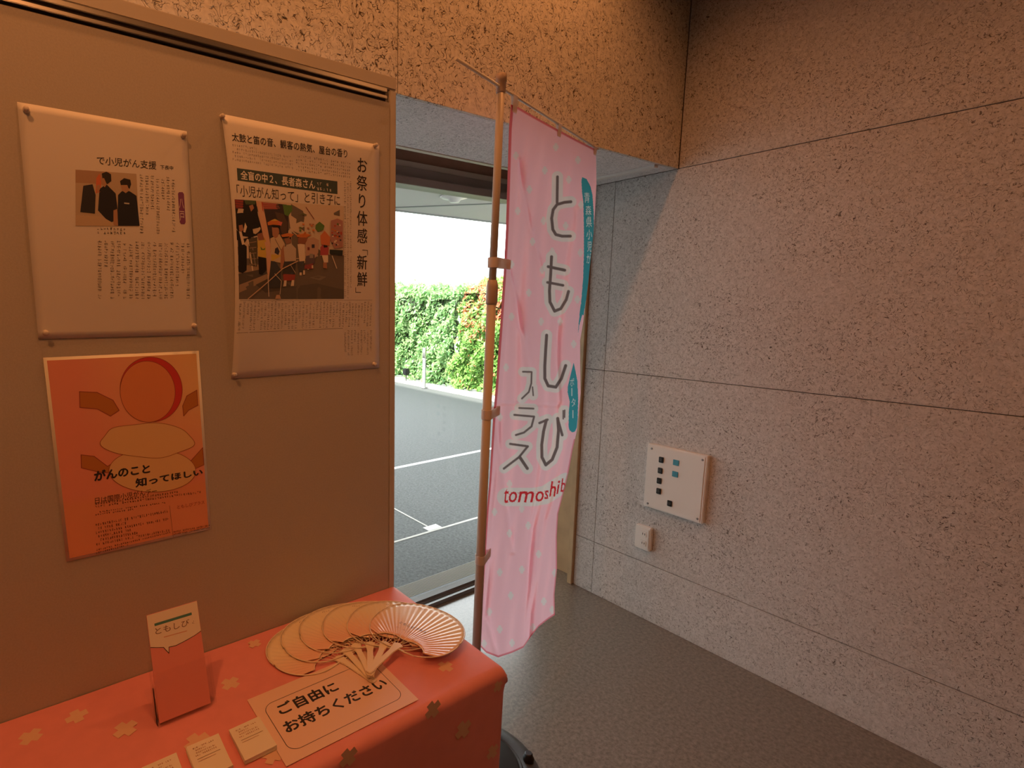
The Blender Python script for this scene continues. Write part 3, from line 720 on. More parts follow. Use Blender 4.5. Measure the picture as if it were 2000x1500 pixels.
art(430, 850, 300, 150, 7.8e-4, CR); art(400, 640, 320, 120, 8.3e-4, CR, .05)
for pts in (((650, 400), (680, 330), (750, 290), (755, 395), (690, 430), (655, 470)), ((-60, 300), (60, 305), (170, 360), (210, 430), (150, 470), (60, 420), (-60, 410)),
        ((-60, 740), (30, 750), (120, 820), (290, 720), (330, 700), (380, 760), (200, 870), (60, 860), (-60, 830)), ((470, 740), (560, 780), (700, 780), (782, 690), (788, 810), (700, 850), (560, 820))):
    p = Print(surfP, base=6e-4); p.poly(ZP(*pts), BR_); p.line(ZP(*pts, pts[0]), .0014, LN)
    p.build('printed_band', po)['label'] = 'plain brown curved band of the artwork'
p = Print(surfP, base=9e-4)
p.text('がんのこと', ZP((25, 925), (415, 865), (415, 800), (25, 850)), INK, .04)
p.build('headline', po)
p = Print(surfP, base=9e-4)
p.text('知ってほしい', ZP((310, 970), (780, 880), (775, 835), (310, 905)), INK, .04)
p.build('headline', po)
p = Print(surfP, base=9e-4)
p.text('日は国際小児がんデー', ZP((28, 1082), (460, 1010), (455, 970), (28, 1038)), (.10, .05, .03), .004)
DK = (.10, .03, .02)
p.body(ZP((25, 1110), (780, 1010), (780, 960), (25, 1075)), 44, 2, DK, False, seed=21, wd=.0006)
p.body(ZP((25, 1165), (520, 1095), (515, 1065), (25, 1135)), 34, 2, DK, False, seed=22, wd=.0006)
p.body(ZP((25, 1380), (540, 1280), (532, 1120), (25, 1215)), 34, 6, DK, False, seed=23, wd=.0006)
p.body(ZP((25, 1435), (545, 1300), (545, 1275), (25, 1395)), 38, 2, DK, False, seed=24, wd=.0006)
p.body(ZP((565, 1305), (820, 1255), (820, 1225), (565, 1270)), 24, 2, DK, False, seed=25, wd=.0006)
p.text('ともしびプラス', ZP((597, 1118), (785, 1082), (785, 1058), (597, 1092)), (.35, .04, .03), .004)
p.line(ZP((543, 1095), (563, 1312)), .0006, DK)
p.build('body_text', po)
# pins
for (px, py), gap, lb in (((357, 266), .0025, 'clear push pin at the top right corner of the smaller clipping'), ((378, 636), .0025, 'clear push pin at the bottom right corner of the smaller clipping'),
        ((432, 229), .0025, 'clear push pin at the top left corner of the large clipping'), ((731, 285), .0025, 'clear push pin at the top right corner of the large clipping'),
        ((456, 731), .0025, 'clear push pin at the bottom left corner of the large clipping'), ((729, 711), .0025, 'clear push pin at the bottom right corner of the large clipping')):
    a = bh(px, py); pin(a[0], a[1], gap, lb)
for x, z, lb in ((.045, 1.913, 'clear push pin at the top left corner of the smaller clipping'), (.045, 1.507, 'clear push pin at the bottom left corner of the smaller clipping')):
    pin(x, z, .0025, lb)

# ------------------------------------------------------------------ table and cloth
TZ = .728
TX0, TX1, TY0, TY1 = -.93, .885, .790, 1.238
tb = empty('folding_table', (0, 1.0, 0)); tag(tb, 'long narrow folding table hidden under the pink cloth', 'table')
MB().box((TX0+.01, TY0+.012, TZ-.03), (TX1-.012, TY1-.004, TZ-.004), .004).build('tabletop', M['wood'], tb, local=False)
for x in (TX0+.12, TX1-.12):
    for y_ in (TY0+.07, TY1-.07):
        MB().tube([(x, y_, 0), (x, y_, TZ-.03)], .0125).build('leg', M['steel'], tb, local=False)
# cloth: rows run from back hem over the top and down the front; separate right-hand drop joined in one grid
def cloth_pt(s, t):
    """s along the table, t across: t<0 behind, 0..D on top, >D front drop"""
    D = TY1-TY0; r = .022
    W = TX1-TX0
    x = TX0+s
    drop_s = 0.0
    if s > W: drop_s = s-W
    if s < 0: drop_s = -s
    drop_t = max(0.0, t-D)
    z = TZ+.0005; xx = min(max(x, TX0), TX1); yy = TY1-min(t, D)
    def roll(dr):
        a = dr/r
        if a < PI/2: return r*math.sin(a), r*(1-math.cos(a))
        return r, r+(dr-r*PI/2)
    if drop_t > 0:
        o, dn = roll(drop_t); yy = TY0+r-o; yy -= 0; z -= dn
        yy -= .010*math.sin(xx*9+.6)*min(1, max(0, dn-.03)/.35) + .02*min(1, dn/.6)
    if drop_s > 0:
        o, dn = roll(drop_s); xx = (TX1-r+o) if s > W else (TX0+r-o); z = min(z, TZ+.0005-dn) if drop_t == 0 else z-dn*0
        xx += .010*math.sin(yy*11)*min(1, max(0, dn-.03)/.35)*(1 if s > W else -1)
    return xx, yy, z
W = TX1-TX0; D = TY1-TY0
r_ = .022
ts = np.concatenate([np.linspace(0, D-r_, 14), np.linspace(D-r_+.003, D-r_+r_*PI/2, 8), np.linspace(D-r_+r_*PI/2+.02, D+.585, 26)])
ss = np.concatenate([np.linspace(0, W-r_, 70), np.linspace(W-r_+.003, W-r_+r_*PI/2, 7)])
def cp(s, t):
    # rounded box patch: top + front + rounded right corner
    a = max(0, t-(D-r_)); b = max(0, s-(W-r_))
    oa = r_*math.sin(min(a/r_, PI/2)); da = r_*(1-math.cos(min(a/r_, PI/2)))+max(0, a-r_*PI/2)
    ob = r_*math.sin(min(b/r_, PI/2)); db = r_*(1-math.cos(min(b/r_, PI/2)))+max(0, b-r_*PI/2)
    x = TX0+min(s, W-r_)+ob; y_ = TY1-min(t, D-r_)-oa
    dn = da if a > 0 else 0
    z = TZ+.0005-da-db
    if a > r_*1.2 and b > 0:     # on the front drop the corner turns round to the side instead of down
        f = min(1, (a-r_*1.2)/.05); ang = min(b/r_, PI/2)
        z = TZ+.0005-da-db*(1-f); y_ = y_+f*(r_*(1-math.cos(ang)))
    if a > 0:
        k = min(1, max(0, dn-.03)/.4)
        y_ += -.010*k*math.sin((x-TX0)*10.5+.4)-.004*k*math.sin((x-TX0)*23)+.004*k
        x += -.012*min(1, dn/.5)*(x-TX0)/W
    else:
        z += .0004*math.sin(x*21+y_*13)+.0004
    return (x, y_, z)
G = np.array([[cp(s, t) for s in ss] for t in ts])
tc = grid_obj('tablecloth', G, M['cloth'], None, True)
tag(tc, 'pink tablecloth with pale plus marks draped over the folding table', 'tablecloth')
# side drop on the right end
side = np.zeros((26, 20, 3))
for j in range(26):
    for i in range(20):
        f = i/19; dn = r_+(.545)*j/25
        y_ = TY0+r_*.0+(TY1-TY0)*f+.008*min(1, dn/.3)*0; base = cp(W-r_+r_*PI/2, D-r_+r_*PI/2+max(0, dn-r_))
        x = base[0]-.004*math.sin(f*14)*min(1, dn/.3)
        if i == 0: x, y_ = base[0], base[1]
        side[j, i] = (x, y_, TZ+.0005-dn)
grid_obj('side_drop', side, M['cloth'], tc)
tsurf = lambda x, y_, off: (x, y_, TZ+.0016+off)
def plus(c, r, a, wd=.42):
    c = np.array(c); t = np.array([math.cos(a), math.sin(a)]); n = np.array([-t[1], t[0]])
    k = wd
    return [tuple(c+t*u*r+n*v*r) for u, v in ((-k, -1), (k, -1), (k, -k), (1, -k), (1, k), (k, k), (k, 1), (-k, 1), (-k, k), (-1, k), (-1, -k), (-k, -k))]
PLC = (.76, .50, .36)
for (x, y_), r, a in ((th(245, 1425), .022, .5), (th(450, 1336), .020, .6), (th(385, 1450), .023, .3), (th(497, 1258), .016, .6), (th(870, 1303), .018, .2), (th(532, 1478), .018, .8), (th(760, 1152), .014, .4), (th(330, 1305), .012, .1), (th(150, 1400), .02, .2), (th(60, 1440), .02, .9)):
    if y_ < TY1-.012:
        p = Print(tsurf, base=0); p.poly(plus((x, y_), r, a), PLC); p.build('plus_mark', tc, True)
def frontsurf(x, z, off):
    dn = TZ-z; b = cp(min(x-TX0, W-r_), D-r_+r_*PI/2+max(0, dn-r_)); return (x, b[1]-.0012-off, z)
def fplus(pts):
    p = Print(frontsurf, base=0); p.split = .01; p.poly(pts, (.70, .46, .34)); p.build('plus_mark', tc, True)
for (px, py), r in (((845, 1385), .020), (((905, 1425)), .022), ((962, 1468), .018), ((680, 1478), .019), ((972, 1340), .014)):
    a = hit(px, py, 1, TY0+0.0); fplus(plus((a[0], a[2]), r, .5))
for a in ((.35, .35), (.1, .45), (.6, .3), (-.2, .35), (-.45, .5), (.75, .2), (.2, .2)): fplus(plus(a, .02, random.random()))

# ------------------------------------------------------------------ sheet on the table
sg = empty('paper_sign', (.493, .924, TZ+.003)); tag(sg, 'pink paper sign with rounded black frame and bold lettering, lying on the table', 'sign')
SX0, SX1, SY0, SY1 = .342, .645, .822, 1.024
MB().box((SX0, SY0, TZ+.0028), (SX1, SY1, TZ+.0032)).build('sheet', M['sign'], sg, local=False)
sfs = lambda x, y_, off: (x, y_, TZ+.0032+off)
p = Print(sfs, base=1e-4)
rr = rnd_rect(.362, .846, .626, .988, .022); p.line(rr+[rr[0]], .0012, INK)
p.build('printed_frame', sg)
p = Print(sfs, base=1e-4)
p.text('ご自由に', [(.384, .9415), (.521, .9395), (.521, .974), (.384, .976)], INK, .03)
p.build('lettering', sg)
p = Print(sfs, base=1e-4)
p.text('お持ちください', [(.375, .890), (.617, .890), (.617, .924), (.375, .924)], INK, .03)
p.build('lettering', sg)

# ------------------------------------------------------------------ fans
def fan_color(m):
    nt = m.node_tree; b = nt.nodes['Principled BSDF']; tc_ = nt.nodes.new('ShaderNodeTexCoord'); sp = nt.nodes.new('ShaderNodeSeparateXYZ')
    nt.links.new(tc_.outputs['Object'], sp.inputs[0]); r = nt.nodes.new('ShaderNodeValToRGB')
    mr = nt.nodes.new('ShaderNodeMapRange'); mr.inputs[1].default_value = .13; mr.inputs[2].default_value = .31
    nt.links.new(sp.outputs['Y'], mr.inputs[0]); nt.links.new(mr.outputs[0], r.inputs[0])
    r.color_ramp.elements[0].color = (.90, .56, .42, 1); r.color_ramp.elements[0].position = .12
    r.color_ramp.elements[1].color = (.90, .78, .56, 1); r.color_ramp.elements[1].position = .62
    nt.links.new(r.outputs[0], b.inputs['Base Color']); return m
M['fanface'] = fan_color(mat('fan_paper', (.8, .6, .5), .3, .5, coat=.5))
HL = .112                                        # handle end to neck
def fan_outline(th_):
    """boundary of the face as seen from its centre (0,.205)"""
    a, b, e = .120, .105, 2.25
    c, s_ = math.cos(th_), math.sin(th_)
    r = (abs(c/a)**e+abs(s_/b)**e)**(-1/e); return r*c, .205+r*s_
def make_fan():
    root = empty('paper_fan', (0, 0, 0))
    # paper: polar grid from neck, pleated
    na, nr = 120, 14; nk = np.array([0, HL])
    G = np.zeros((nr, na, 3)); a0, a1 = math.radians(14), math.radians(166)
    for i in range(na):
        th_ = a0+(a1-a0)*i/(na-1); d_ = np.array([math.cos(th_), math.sin(th_)])
        lo, hi = .01, .30
        for _ in range(26):
            mid = (lo+hi)/2; q_ = nk+d_*mid; e = (abs(q_[0]/.120)**2.25+abs((q_[1]-.205)/.105)**2.25)
            if e < 1: lo = mid
            else: hi = mid
        rout = lo; rin = min(.034+.036*abs(math.cos(th_))**2, rout*.9)
        for j in range(nr):
            rr_ = rin+(rout-.002-rin)*j/(nr-1); pl = .0007*math.sin(i*PI/1.5) if 0 else .0005*(1 if (i//2) % 2 else -1)*min(1, j/3)
            G[j, i] = (nk[0]+d_[0]*rr_, nk[1]+d_[1]*rr_, .0017+pl)
    f = grid_obj('face', G, M['fanface'], root, smooth=False)
    md = f.modifiers.new('s', 'SOLIDIFY'); md.thickness = .0004
    # rim
    pts = [(*fan_outline(math.radians(-62+304*k/60)), .0018) for k in range(61)]
    MB().tube(pts, .0013, 8).build('rim', M['plastic_frame'], root)
    m = MB(); e1, e2 = pts[0], pts[-1]
    m.tube([(.004, HL-.004, .0020), (e1[0]*.5, HL-.006, .0020), e1], [.0020, .0019, .0014], 8); m.build('shoulder', M['plastic_frame'], root)
    m = MB(); m.tube([(-.004, HL-.004, .0020), (e2[0]*.5, HL-.006, .0020), e2], [.0020, .0019, .0014], 8); m.build('shoulder', M['plastic_frame'], root)
    # lower edge of the paper
    arc = [(G[0, i, 0], G[0, i, 1], .002) for i in range(0, na, 4)]+[(G[0, -1, 0], G[0, -1, 1], .002)]
    MB().tube(arc, .0011, 6).build('paper_edge', M['plastic_frame'], root)
    m = MB()
    for k in range(7):
        th_ = math.radians(30+120*k/6); d_ = (math.cos(th_), math.sin(th_)); m.tube([(d_[0]*.006, HL+d_[1]*.004, .0018), (d_[0]*.055, HL+d_[1]*.055, .0018)], .0007, 6)
    m.build('ribs', M['plastic_frame'], root)
    m = MB()
    prof = [(-.0065, 0), (.0065, 0), (.0085, .012), (.0075, .03), (.0070, HL-.02), (.010, HL-.004), (.013, HL+.010), (0, HL+.016), (-.013, HL+.010), (-.010, HL-.004), (-.0070, HL-.02), (-.0075, .03), (-.0085, .012)]
    vs = [m.bm.verts.new((a, b, .0003)) for a, b in prof]; fc = m.bm.faces.new(vs)
    ex = bmesh.ops.extrude_face_region(m.bm, geom=[fc]); bmesh.ops.translate(m.bm, vec=(0, 0, .0036), verts=[g for g in ex['geom'] if isinstance(g, bmesh.types.BMVert)])
    bmesh.ops.bevel(m.bm, geom=m.bm.edges[:], offset=.0009, segments=2, affect='EDGES'); m.build('handle', M['plastic_frame'], root)
    p = Print(lambda x, y_, off: (x, y_, .0026+off), base=1e-4)
    p.text('ともしびプラス', [(-.048, .196), (.030, .196), (.030, .206), (-.048, .206)], (.16, .08, .07), .006)
    p.build('lettering', root, True)
    p = Print(lambda x, y_, off: (x, y_, .0026+off), base=1e-4)
    p.body([(-.045, .283), (.005, .283), (.005, .290), (-.045, .290)], 12, 1, (.3, .18, .1), False, seed=31, wd=.0006)
    p.body([(-.045, .176), (.045, .176), (.045, .182), (-.045, .182)], 22, 1, (.5, .25, .2), False, seed=33, wd=.0005)
    p.build('fine_print', root, True)
    return root
def copy_tree(o, parent=None):
    c = o.copy(); C.objects.link(c); c.parent = parent
    for ch in [x for x in bpy.data.objects if x.parent == o]: copy_tree(ch, c)
    return c
necks = [((.571, 1.036), (.597, .926)), ((.594, 1.046), (.593, .928)), ((.620, 1.044), (.590, .926)), ((.646, 1.026), (.585, .926)), ((.671, 1.003), (.578, .926)), ((.689, .977), (.570, .932))]
fl_ = ['undermost round paper fan, farthest left in the spread, by the board', 'round paper fan second from left in the spread', 'round paper fan third from left in the spread',
       'round paper fan third from right in the spread', 'round paper fan second from right in the spread', 'topmost round paper fan, farthest right in the spread, near the table corner']
f0 = make_fan()
for i, (nk, en) in enumerate(necks):
    o = f0 if i == 0 else copy_tree(f0)
    a = math.atan2(nk[1]-en[1], nk[0]-en[0])
    o.location = (nk[0]-HL*math.cos(a), nk[1]-.010-HL*math.sin(a), TZ+.0035+i*.0042)
    o.rotation_euler = (0, 0, a-PI/2); tag(o, fl_[i], 'fan', 'paper fans spread on the table')

# ------------------------------------------------------------------ leaflet holder and cards
lh = empty('leaflet_holder', (.224, 1.085, TZ+.002)); tag(lh, 'clear acrylic holder standing on the pink cloth by the board', 'leaflet holder')
x0, x1 = .166, .284
tilt = math.atan2(1.120-1.054, .93-.75)
def lean(x, h, d=0): return (x, 1.048+h*math.sin(tilt)+d*math.cos(tilt), TZ+.010+h*math.cos(tilt)-d*math.sin(tilt))
def plate(name, xa, xb, h0, h1, d, th_, m, parent):
    b = MB(); P = [lean(x, h, dd) for dd in (d, d+th_) for x, h in ((xa, h0), (xb, h0), (xb, h1), (xa, h1))]
    v = [b.bm.verts.new(c) for c in P]
    for qd in ((0, 1, 2, 3), (7, 6, 5, 4), (0, 4, 5, 1), (1, 5, 6, 2), (2, 6, 7, 3), (3, 7, 4, 0)): b.bm.faces.new([v[i] for i in qd])
    return b.build(name, m, parent, local=False)
plate('back_plate', x0, x1, 0, .118, .016, .002, M['acrylic'], lh)
plate('front_plate', x0, x1, 0, .095, -.008, .002, M['acrylic'], lh)
plate('side_plate', x0, x0+.002, 0, .118, -.006, .022, M['acrylic'], lh)
plate('side_plate', x1-.002, x1, 0, .118, -.006, .022, M['acrylic'], lh)
MB().box((x0, 1.045, TZ+.0030), (x1, 1.175, TZ+.0045)).build('foot', M['acrylic'], lh, local=False)
lf = empty('leaflet', (.224, 1.085, TZ+.010)); tag(lf, 'tall pink leaflet with a white speech bubble standing in the acrylic holder', 'leaflet')
la, lb, lhh = .172, .273, .208
M['leafpink'] = mat('leaflet_pink', (.82, .30, .27), .4, .4)
plate('sheet', la, lb, .001, lhh, 0, .003, M['leafpink'], lf)
def surfF(x, h, off): return lean(x, h, -off)
def ZF(*pts):
    """study of the leaflet at 1765 px for 400: solve on the leaning plane"""
    out = []
    n = np.array([0, math.cos(tilt), -math.sin(tilt)]); o0 = np.array(lean(0, 0))
    for a, b in pts:
        d_ = ray(180+a/4.4125, 1160+b/4.4125); t_ = ((o0-CP)@n)/(d_@n); P = CP+t_*d_
        out.append((P[0], (P-o0)@np.array([0, math.sin(tilt), math.cos(tilt)])))
    return out
p = Print(surfF, base=2e-4)
bub = [(la+.0004, lhh-.0004), (lb-.0004, lhh-.0004)]+ZF((935, 320), (880, 360), (790, 410), (720, 445), (662, 458), (662, 512), (615, 460), (560, 462), (505, 460))
bub[2] = (lb-.0004, bub[2][1]); bub[-1] = (la+.0004, bub[-1][1])
p.poly(bub, (.86, .76, .64)); p.line(bub[2:], .0011, INK)
p.line(ZF((545, 265), (850, 172)), .0052, (.09, .24, .22))
p.build('speech_bubble', lf)
p = Print(surfF, base=4e-4)
p.text('ともしび', ZF((548, 352), (835, 272), (835, 215), (540, 295)), (.20, .10, .07), -.004)
p.build('lettering', lf)
p = Print(surfF, base=4e-4)
p.body(ZF((855, 262), (885, 255), (885, 210), (855, 215)), 1, 3, (.3, .2, .15), True, seed=41, wd=.0005)
p.line(ZF((620, 372), (815, 318)), .0016, (.72, .36, .24))
p.build('fine_print', lf)
def cards(x, y_, w_, h_, n, lab, a=0, foot=0):
    root = empty('card_stack', (x, y_, TZ+.0028), a); tag(root, lab, 'card stack', 'little stacks of white cards on the table')
    for k in range(n):
        o = MB().box((-w_/2, -h_/2, k*.0013), (w_/2, h_/2, k*.0013+.0011)).build('card', M['cream'], root)
        o.rotation_euler = (0, 0, random.uniform(-.02, .02)); o.location = (random.uniform(-.0006, .0006), random.uniform(-.0006, .0006), 0)
    p = Print(lambda u, v, off: (u, v, n*.0013+off), base=2e-4)
    for k in range(4): p.body([(-w_*.36, h_*(.34-.075*k)), (w_*.30, h_*(.34-.075*k)), (w_*.30, h_*(.34-.075*k)+.005), (-w_*.36, h_*(.34-.075*k)+.005)], 12, 1, (.45, .2, .12), False, seed=50+k, wd=.0006)
    p.line([(-w_*.33, h_*.04), (w_*.36, h_*.04)], .0010, (.3, .2, .12)); p.line([(-w_*.33, -h_*.03), (w_*.2, -h_*.03)], .0008, (.45, .25, .15))
    p.build('fine_print', root, True); return root
cards(.312, .912, .062, .088, 7, 'small stack of white cards nearest the pink paper sign')
cards(.230, .914, .060, .088, 7, 'small stack of white cards between the two other card stacks')
cards(.152, .912, .060, .088, 7, 'small stack of white cards farthest from the pink paper sign')

# ------------------------------------------------------------------ banner pole
PB = np.array([1.088, 1.114, 0.0]); PT = np.array([1.151, 1.133, 2.186])
ax = (PT-PB)/np.linalg.norm(PT-PB)
def onpole(z): return PB+(PT-PB)*(z/PT[2])
def pole_z(y):   # height on the pole seen at image row y
    lo, hi = 0, 2.3
    for _ in range(40):
        m_ = (lo+hi)/2; c_ = MC@(onpole(m_)-CP); 
        if PPY+c_[1]/c_[2]*FPX > y: lo = m_
        else: hi = m_
    return lo
pl = empty('banner_pole', tuple(PB)); tag(pl, 'telescopic cream plastic banner pole standing between table and window', 'banner pole')
zj = pole_z(570)
T_ = lambda z: tuple(onpole(z))
MB().tube([T_(.153), T_(zj-.03)], .0135, 20).build('lower_tube', M['pole'], pl, local=False)
MB().tube([T_(zj-.02), T_(2.16)], .0110, 20).build('upper_tube', M['pole'], pl, local=False)
MB().tube([T_(zj-.036), T_(zj-.030), T_(zj+.015), T_(zj+.032), T_(zj+.033)], [.0145, .0168, .0168, .0135, .0115], 20).build('clamp_collar', M['poledark'], pl, local=False)
MB().tube([T_(2.135), T_(2.14), T_(2.165), T_(2.166), T_(2.184), T_(2.186)], [.0118, .0135, .0135, .0155, .0150, .012], 20).build('top_cap', M['poledark'], pl, local=False)
ang = math.radians(15.9); BD = np.array([math.cos(ang), math.sin(ang), 0]); BN = np.array([-math.sin(ang), math.cos(ang), 0])
def planehit(x, y, disp=0.0):
    d_ = ray(x, y); t_ = ((PT-CP)@BN+disp)/(d_@BN); return CP+t_*d_
r0 = planehit(890, 108); r1 = planehit(1168, 287)
zr = 2.152; r0[2] = zr; r1[2] = zr; rodc = onpole(zr)
rod = MB().tube([tuple(rodc+BD*((r0-rodc)@BD)), tuple(rodc+BD*((r1-rodc)@BD))], .0042, 10).build('cross_rod', M['white'], pl, local=False)
# water base
wb = empty('pole_base', (PB[0], PB[1], 0)); tag(wb, 'round black water-filled base of the banner pole on the floor', 'pole base')
MB().lathe([(.20, 0), (.225, .006), (.232, .03), (.230, .075), (.218, .095), (.200, .103), (.165, .105), (.158, .098), (.156, .098)], n=64).build('tank', M['greyblack'], wb)
MB().lathe([(.154, .09), (.154, .112), (.147, .118), (.06, .118), (.045, .126), (.03, .15), (.016, .152)], n=64).build('lid', M['black'], wb)
MB().lathe([(.154, .100), (.160, .113), (.166, .106), (.166, .100)], n=64).build('ring', M['steel2'] if 'steel2' in M else M['greyblack'], wb)
kx, ky = 1.262-PB[0], 1.030-PB[1]
MB().lathe([(.018, .10), (.018, .112), (.013, .118), (.013, .126), (.010, .130)], c=(kx, ky, 0), n=20).build('filler_cap', M['black'], wb)

# ------------------------------------------------------------------ banner
def curve(pts, t):
    P = np.array(pts, float); s_ = np.concatenate([[0], np.cumsum(np.linalg.norm(np.diff(P, axis=0), axis=1))]); s_ /= s_[-1]
    return np.stack([np.interp(t, s_, P[:, 0]), np.interp(t, s_, P[:, 1])], -1)
Lp = [(998, 204), (994, 251), (991, 354), (988, 448), (983.6, 532), (976.5, 640), (969, 744), (963, 816), (956, 936), (951, 996), (945.6, 1085), (940.5, 1173), (937, 1262)]
Rp = [(1164, 292), (1165, 359), (1160, 448), (1156, 484), (1148, 560), (1139, 630), (1133, 665), (1133, 710), (1134, 768), (1127, 840), (1119, 876), (1110, 924), (1103, 953), (1090, 1003), (1087.5, 1047), (1088, 1110), (1083, 1161), (1083.7, 1201)]
Tp = [(998, 204), (1010, 208), (1050, 231), (1086, 251), (1125, 272), (1164, 292)]
Bp = [(937, 1262), (950, 1275), (973, 1284), (1000, 1275), (1022, 1265), (1037, 1243), (1052, 1224), (1070, 1210), (1083.7, 1201)]
NU, NV = 280, 1250
us = np.linspace(0, 1, NU); vs_ = np.linspace(0, 1, NV)
Lc, Rc, Tcv, Bc = curve(Lp, vs_), curve(Rp, vs_), curve(Tp, us), curve(Bp, us)
U, V = np.meshgrid(us, vs_)
XY = (1-U)[..., None]*Lc[:, None]+U[..., None]*Rc[:, None]+(1-V)[..., None]*Tcv[None]+V[..., None]*Bc[None]
XY -= ((1-U)*(1-V))[..., None]*Lc[0]+(U*(1-V))[..., None]*Rc[0]+((1-U)*V)[..., None]*Lc[-1]+(U*V)[..., None]*Rc[-1]
PXg, PYg = XY[..., 0], XY[..., 1]
def seg_d(X, Y, pts):
    best = np.full(X.shape, 1e9)
    for (ax_, ay), (bx, by) in zip(pts[:-1], pts[1:]):
        dx, dy = bx-ax_, by-ay; L2 = dx*dx+dy*dy+1e-9
        t_ = np.clip(((X-ax_)*dx+(Y-ay)*dy)/L2, 0, 1); best = np.minimum(best, np.hypot(X-ax_-t_*dx, Y-ay-t_*dy))
    return best
z3 = lambda *p_: [(920+a/4.1654, 280+b/4.1654) for a, b in p_]
z4 = lambda *p_: [(920+a/4.1654, 600+b/4.1654) for a, b in p_]
z5 = lambda *p_: [(900+a/3.946, 920+b/3.946) for a, b in p_]
# folds
disp = .010*np.sin(2*PI*(U*1.6+.35*V+.1))*np.clip(V*2.2+.15, 0, 1)+.004*np.sin(2*PI*(U*3.7-.9*V))+.003*np.sin(2*PI*(U*6.1+2.2*V+.4*np.sin(7*V)))
for pts, amp, wd in ((z3((380, 130), (430, 420), (480, 680), (560, 980), (575, 1050)), .007, 5), (z3((300, 1000), (350, 1200), (400, 1500))+z4((430, 250), (470, 520)), .008, 5),
        (z3((610, 1150), (600, 1500))+z4((600, 200), (560, 420)), .004, 5), (z3((690, 60), (690, 260)), .004, 7), (z4((200, 900), (260, 1400))+z5((330, 150), (400, 620)), .007, 6), (z5((200, 1150), (280, 1420)), .007, 6),
        (z3((850, 100), (880, 900), (860, 1400)), -.006, 7), (z4((700, 150), (690, 420), (720, 760)), .005, 6), (z4((230, 780), (700, 800)), .003, 4), (z3((850, 60), (870, 500)), .004, 6)):
    disp += amp*np.exp(-(seg_d(PXg, PYg, pts)/wd)**2)
curl = smooth
disp += -.05*np.clip((U-.72)/.28, 0, 1)**2*np.clip(1-np.abs(V-.40)/.16, 0, 1)**.7*1.0*-1
disp = disp*np.clip(V*12, 0, 1)*np.clip(U*9+.25, 0, 1)
disp = np.minimum(disp, .012+.03*V)
dx_ = (PXg-PPX)/FPX; dy_ = (PYg-PPY)/FPX
RD = dx_[..., None]*MC[0]+dy_[..., None]*MC[1]+MC[2]
t_ = ((PT-CP)@BN+disp)/(RD@BN)
BG = CP+t_[..., None]*RD
# print
PK = np.array([.96, .56, .64]); col = np.ones((NV, NU, 3))*PK
def blend(mask, c):
    global col
    col = col*(1-mask[..., None])+np.array(c)*mask[..., None]
sm = lambda d_, r: np.clip((r-d_)/1.1+.5, 0, 1)
WH = (.80, .75, .73); CH = (.17, .13, .13); BLU = (.05, .33, .40); RED = (.62, .03, .04)
plus_px = z3((475, 375), (380, 550), (590, 630), (500, 800), (795, 295), (600, 220), (870, 135), (365, 100), (895, 500), (770, 670), (890, 890), (660, 880), (330, 985), (580, 1030), (470, 1215), (330, 1410), (570, 1450), (725, 1450), (865, 1270), (690, 30))
plus_px += z4((835, 300), (285, 490), (235, 895), (740, 830))+z5((260, 315), (375, 480), (300, 780), (385, 960), (640, 1005), (725, 785), (705, 1070), (555, 1205), (220, 1085), (300, 1220), (180, 1330), (395, 1325), (470, 290), (375, 100), (520, 420), (600, 640), (470, 760))
for cx, cy in plus_px:
    a_, b_ = np.abs(PXg-cx)*1.25, np.abs(PYg-cy)
    blend(np.maximum(np.clip(np.minimum(7.5-b_, 3.4-a_)/1.5+.5, 0, 1), np.clip(np.minimum(3.4-b_, 6.5-a_)/1.5+.5, 0, 1))*.85, WH)
STK = [(z3((703, 272), (700, 480)), 2.7), (z3((812, 475), (760, 480), (700, 497), (668, 540), (656, 610), (665, 700), (690, 742), (740, 755), (808, 755)), 2.9),
       (z3((655, 922), (648, 1060), (638, 1200), (642, 1290), (680, 1365), (730, 1345), (775, 1270), (793, 1205)), 2.9), (z3((628, 1003), (762, 1032)), 2.9), (z3((622, 1131), (748, 1155)), 2.6),
       (z4((615, 228), (607, 350), (600, 480), (600, 580), (628, 640), (690, 650), (735, 580), (770, 475)), 3.0),
       (z4((557, 942), (622, 915)), 2.4), (z4((612, 920), (590, 1010), (575, 1120), (577, 1220), (608, 1283), (660, 1240), (700, 1140), (712, 1000), (705, 905)), 3.0), (z4((705, 908), (742, 1040)), 2.6),
       (z4((750, 842), (750, 908)), 1.4), (z4((762, 838), (761, 895)), 1.4),
       (z4((422, 525), (493, 527), (490, 620), (470, 690), (414, 743)), 1.7), (z4((500, 650), (506, 718)), 1.4), (z4((392, 820), (508, 825)), 1.8), (z4((352, 876), (513, 890), (492, 970), (430, 1020), (365, 1040)), 2.0),
       (z4((318, 1112), (462, 1132), (390, 1220), (267, 1313)), 2.2), (z4((398, 1222), (458, 1312)), 3.0)]
hal = np.zeros_like(U)
for s_, r in STK: hal = np.maximum(hal, sm(seg_d(PXg, PYg, s_), 11.0 if r > 2.3 else 9.5))
hal = np.maximum(hal, sm(seg_d(PXg, PYg, z5((350, 200), (560, 200), (650, 185), (720, 140), (810, 85))), 18))
blend(hal*.95, WH)
def inpoly(X, Y, pts):
    r = np.zeros(X.shape, bool); n = len(pts)
    for i in range(n):
        (xa, ya), (xb, yb) = pts[i], pts[(i+1) % n]
        if ya == yb: continue
        c_ = ((ya > Y) != (yb > Y)) & (X < (xb-xa)*(Y-ya)/(yb-ya)+xa); r ^= c_
    return r
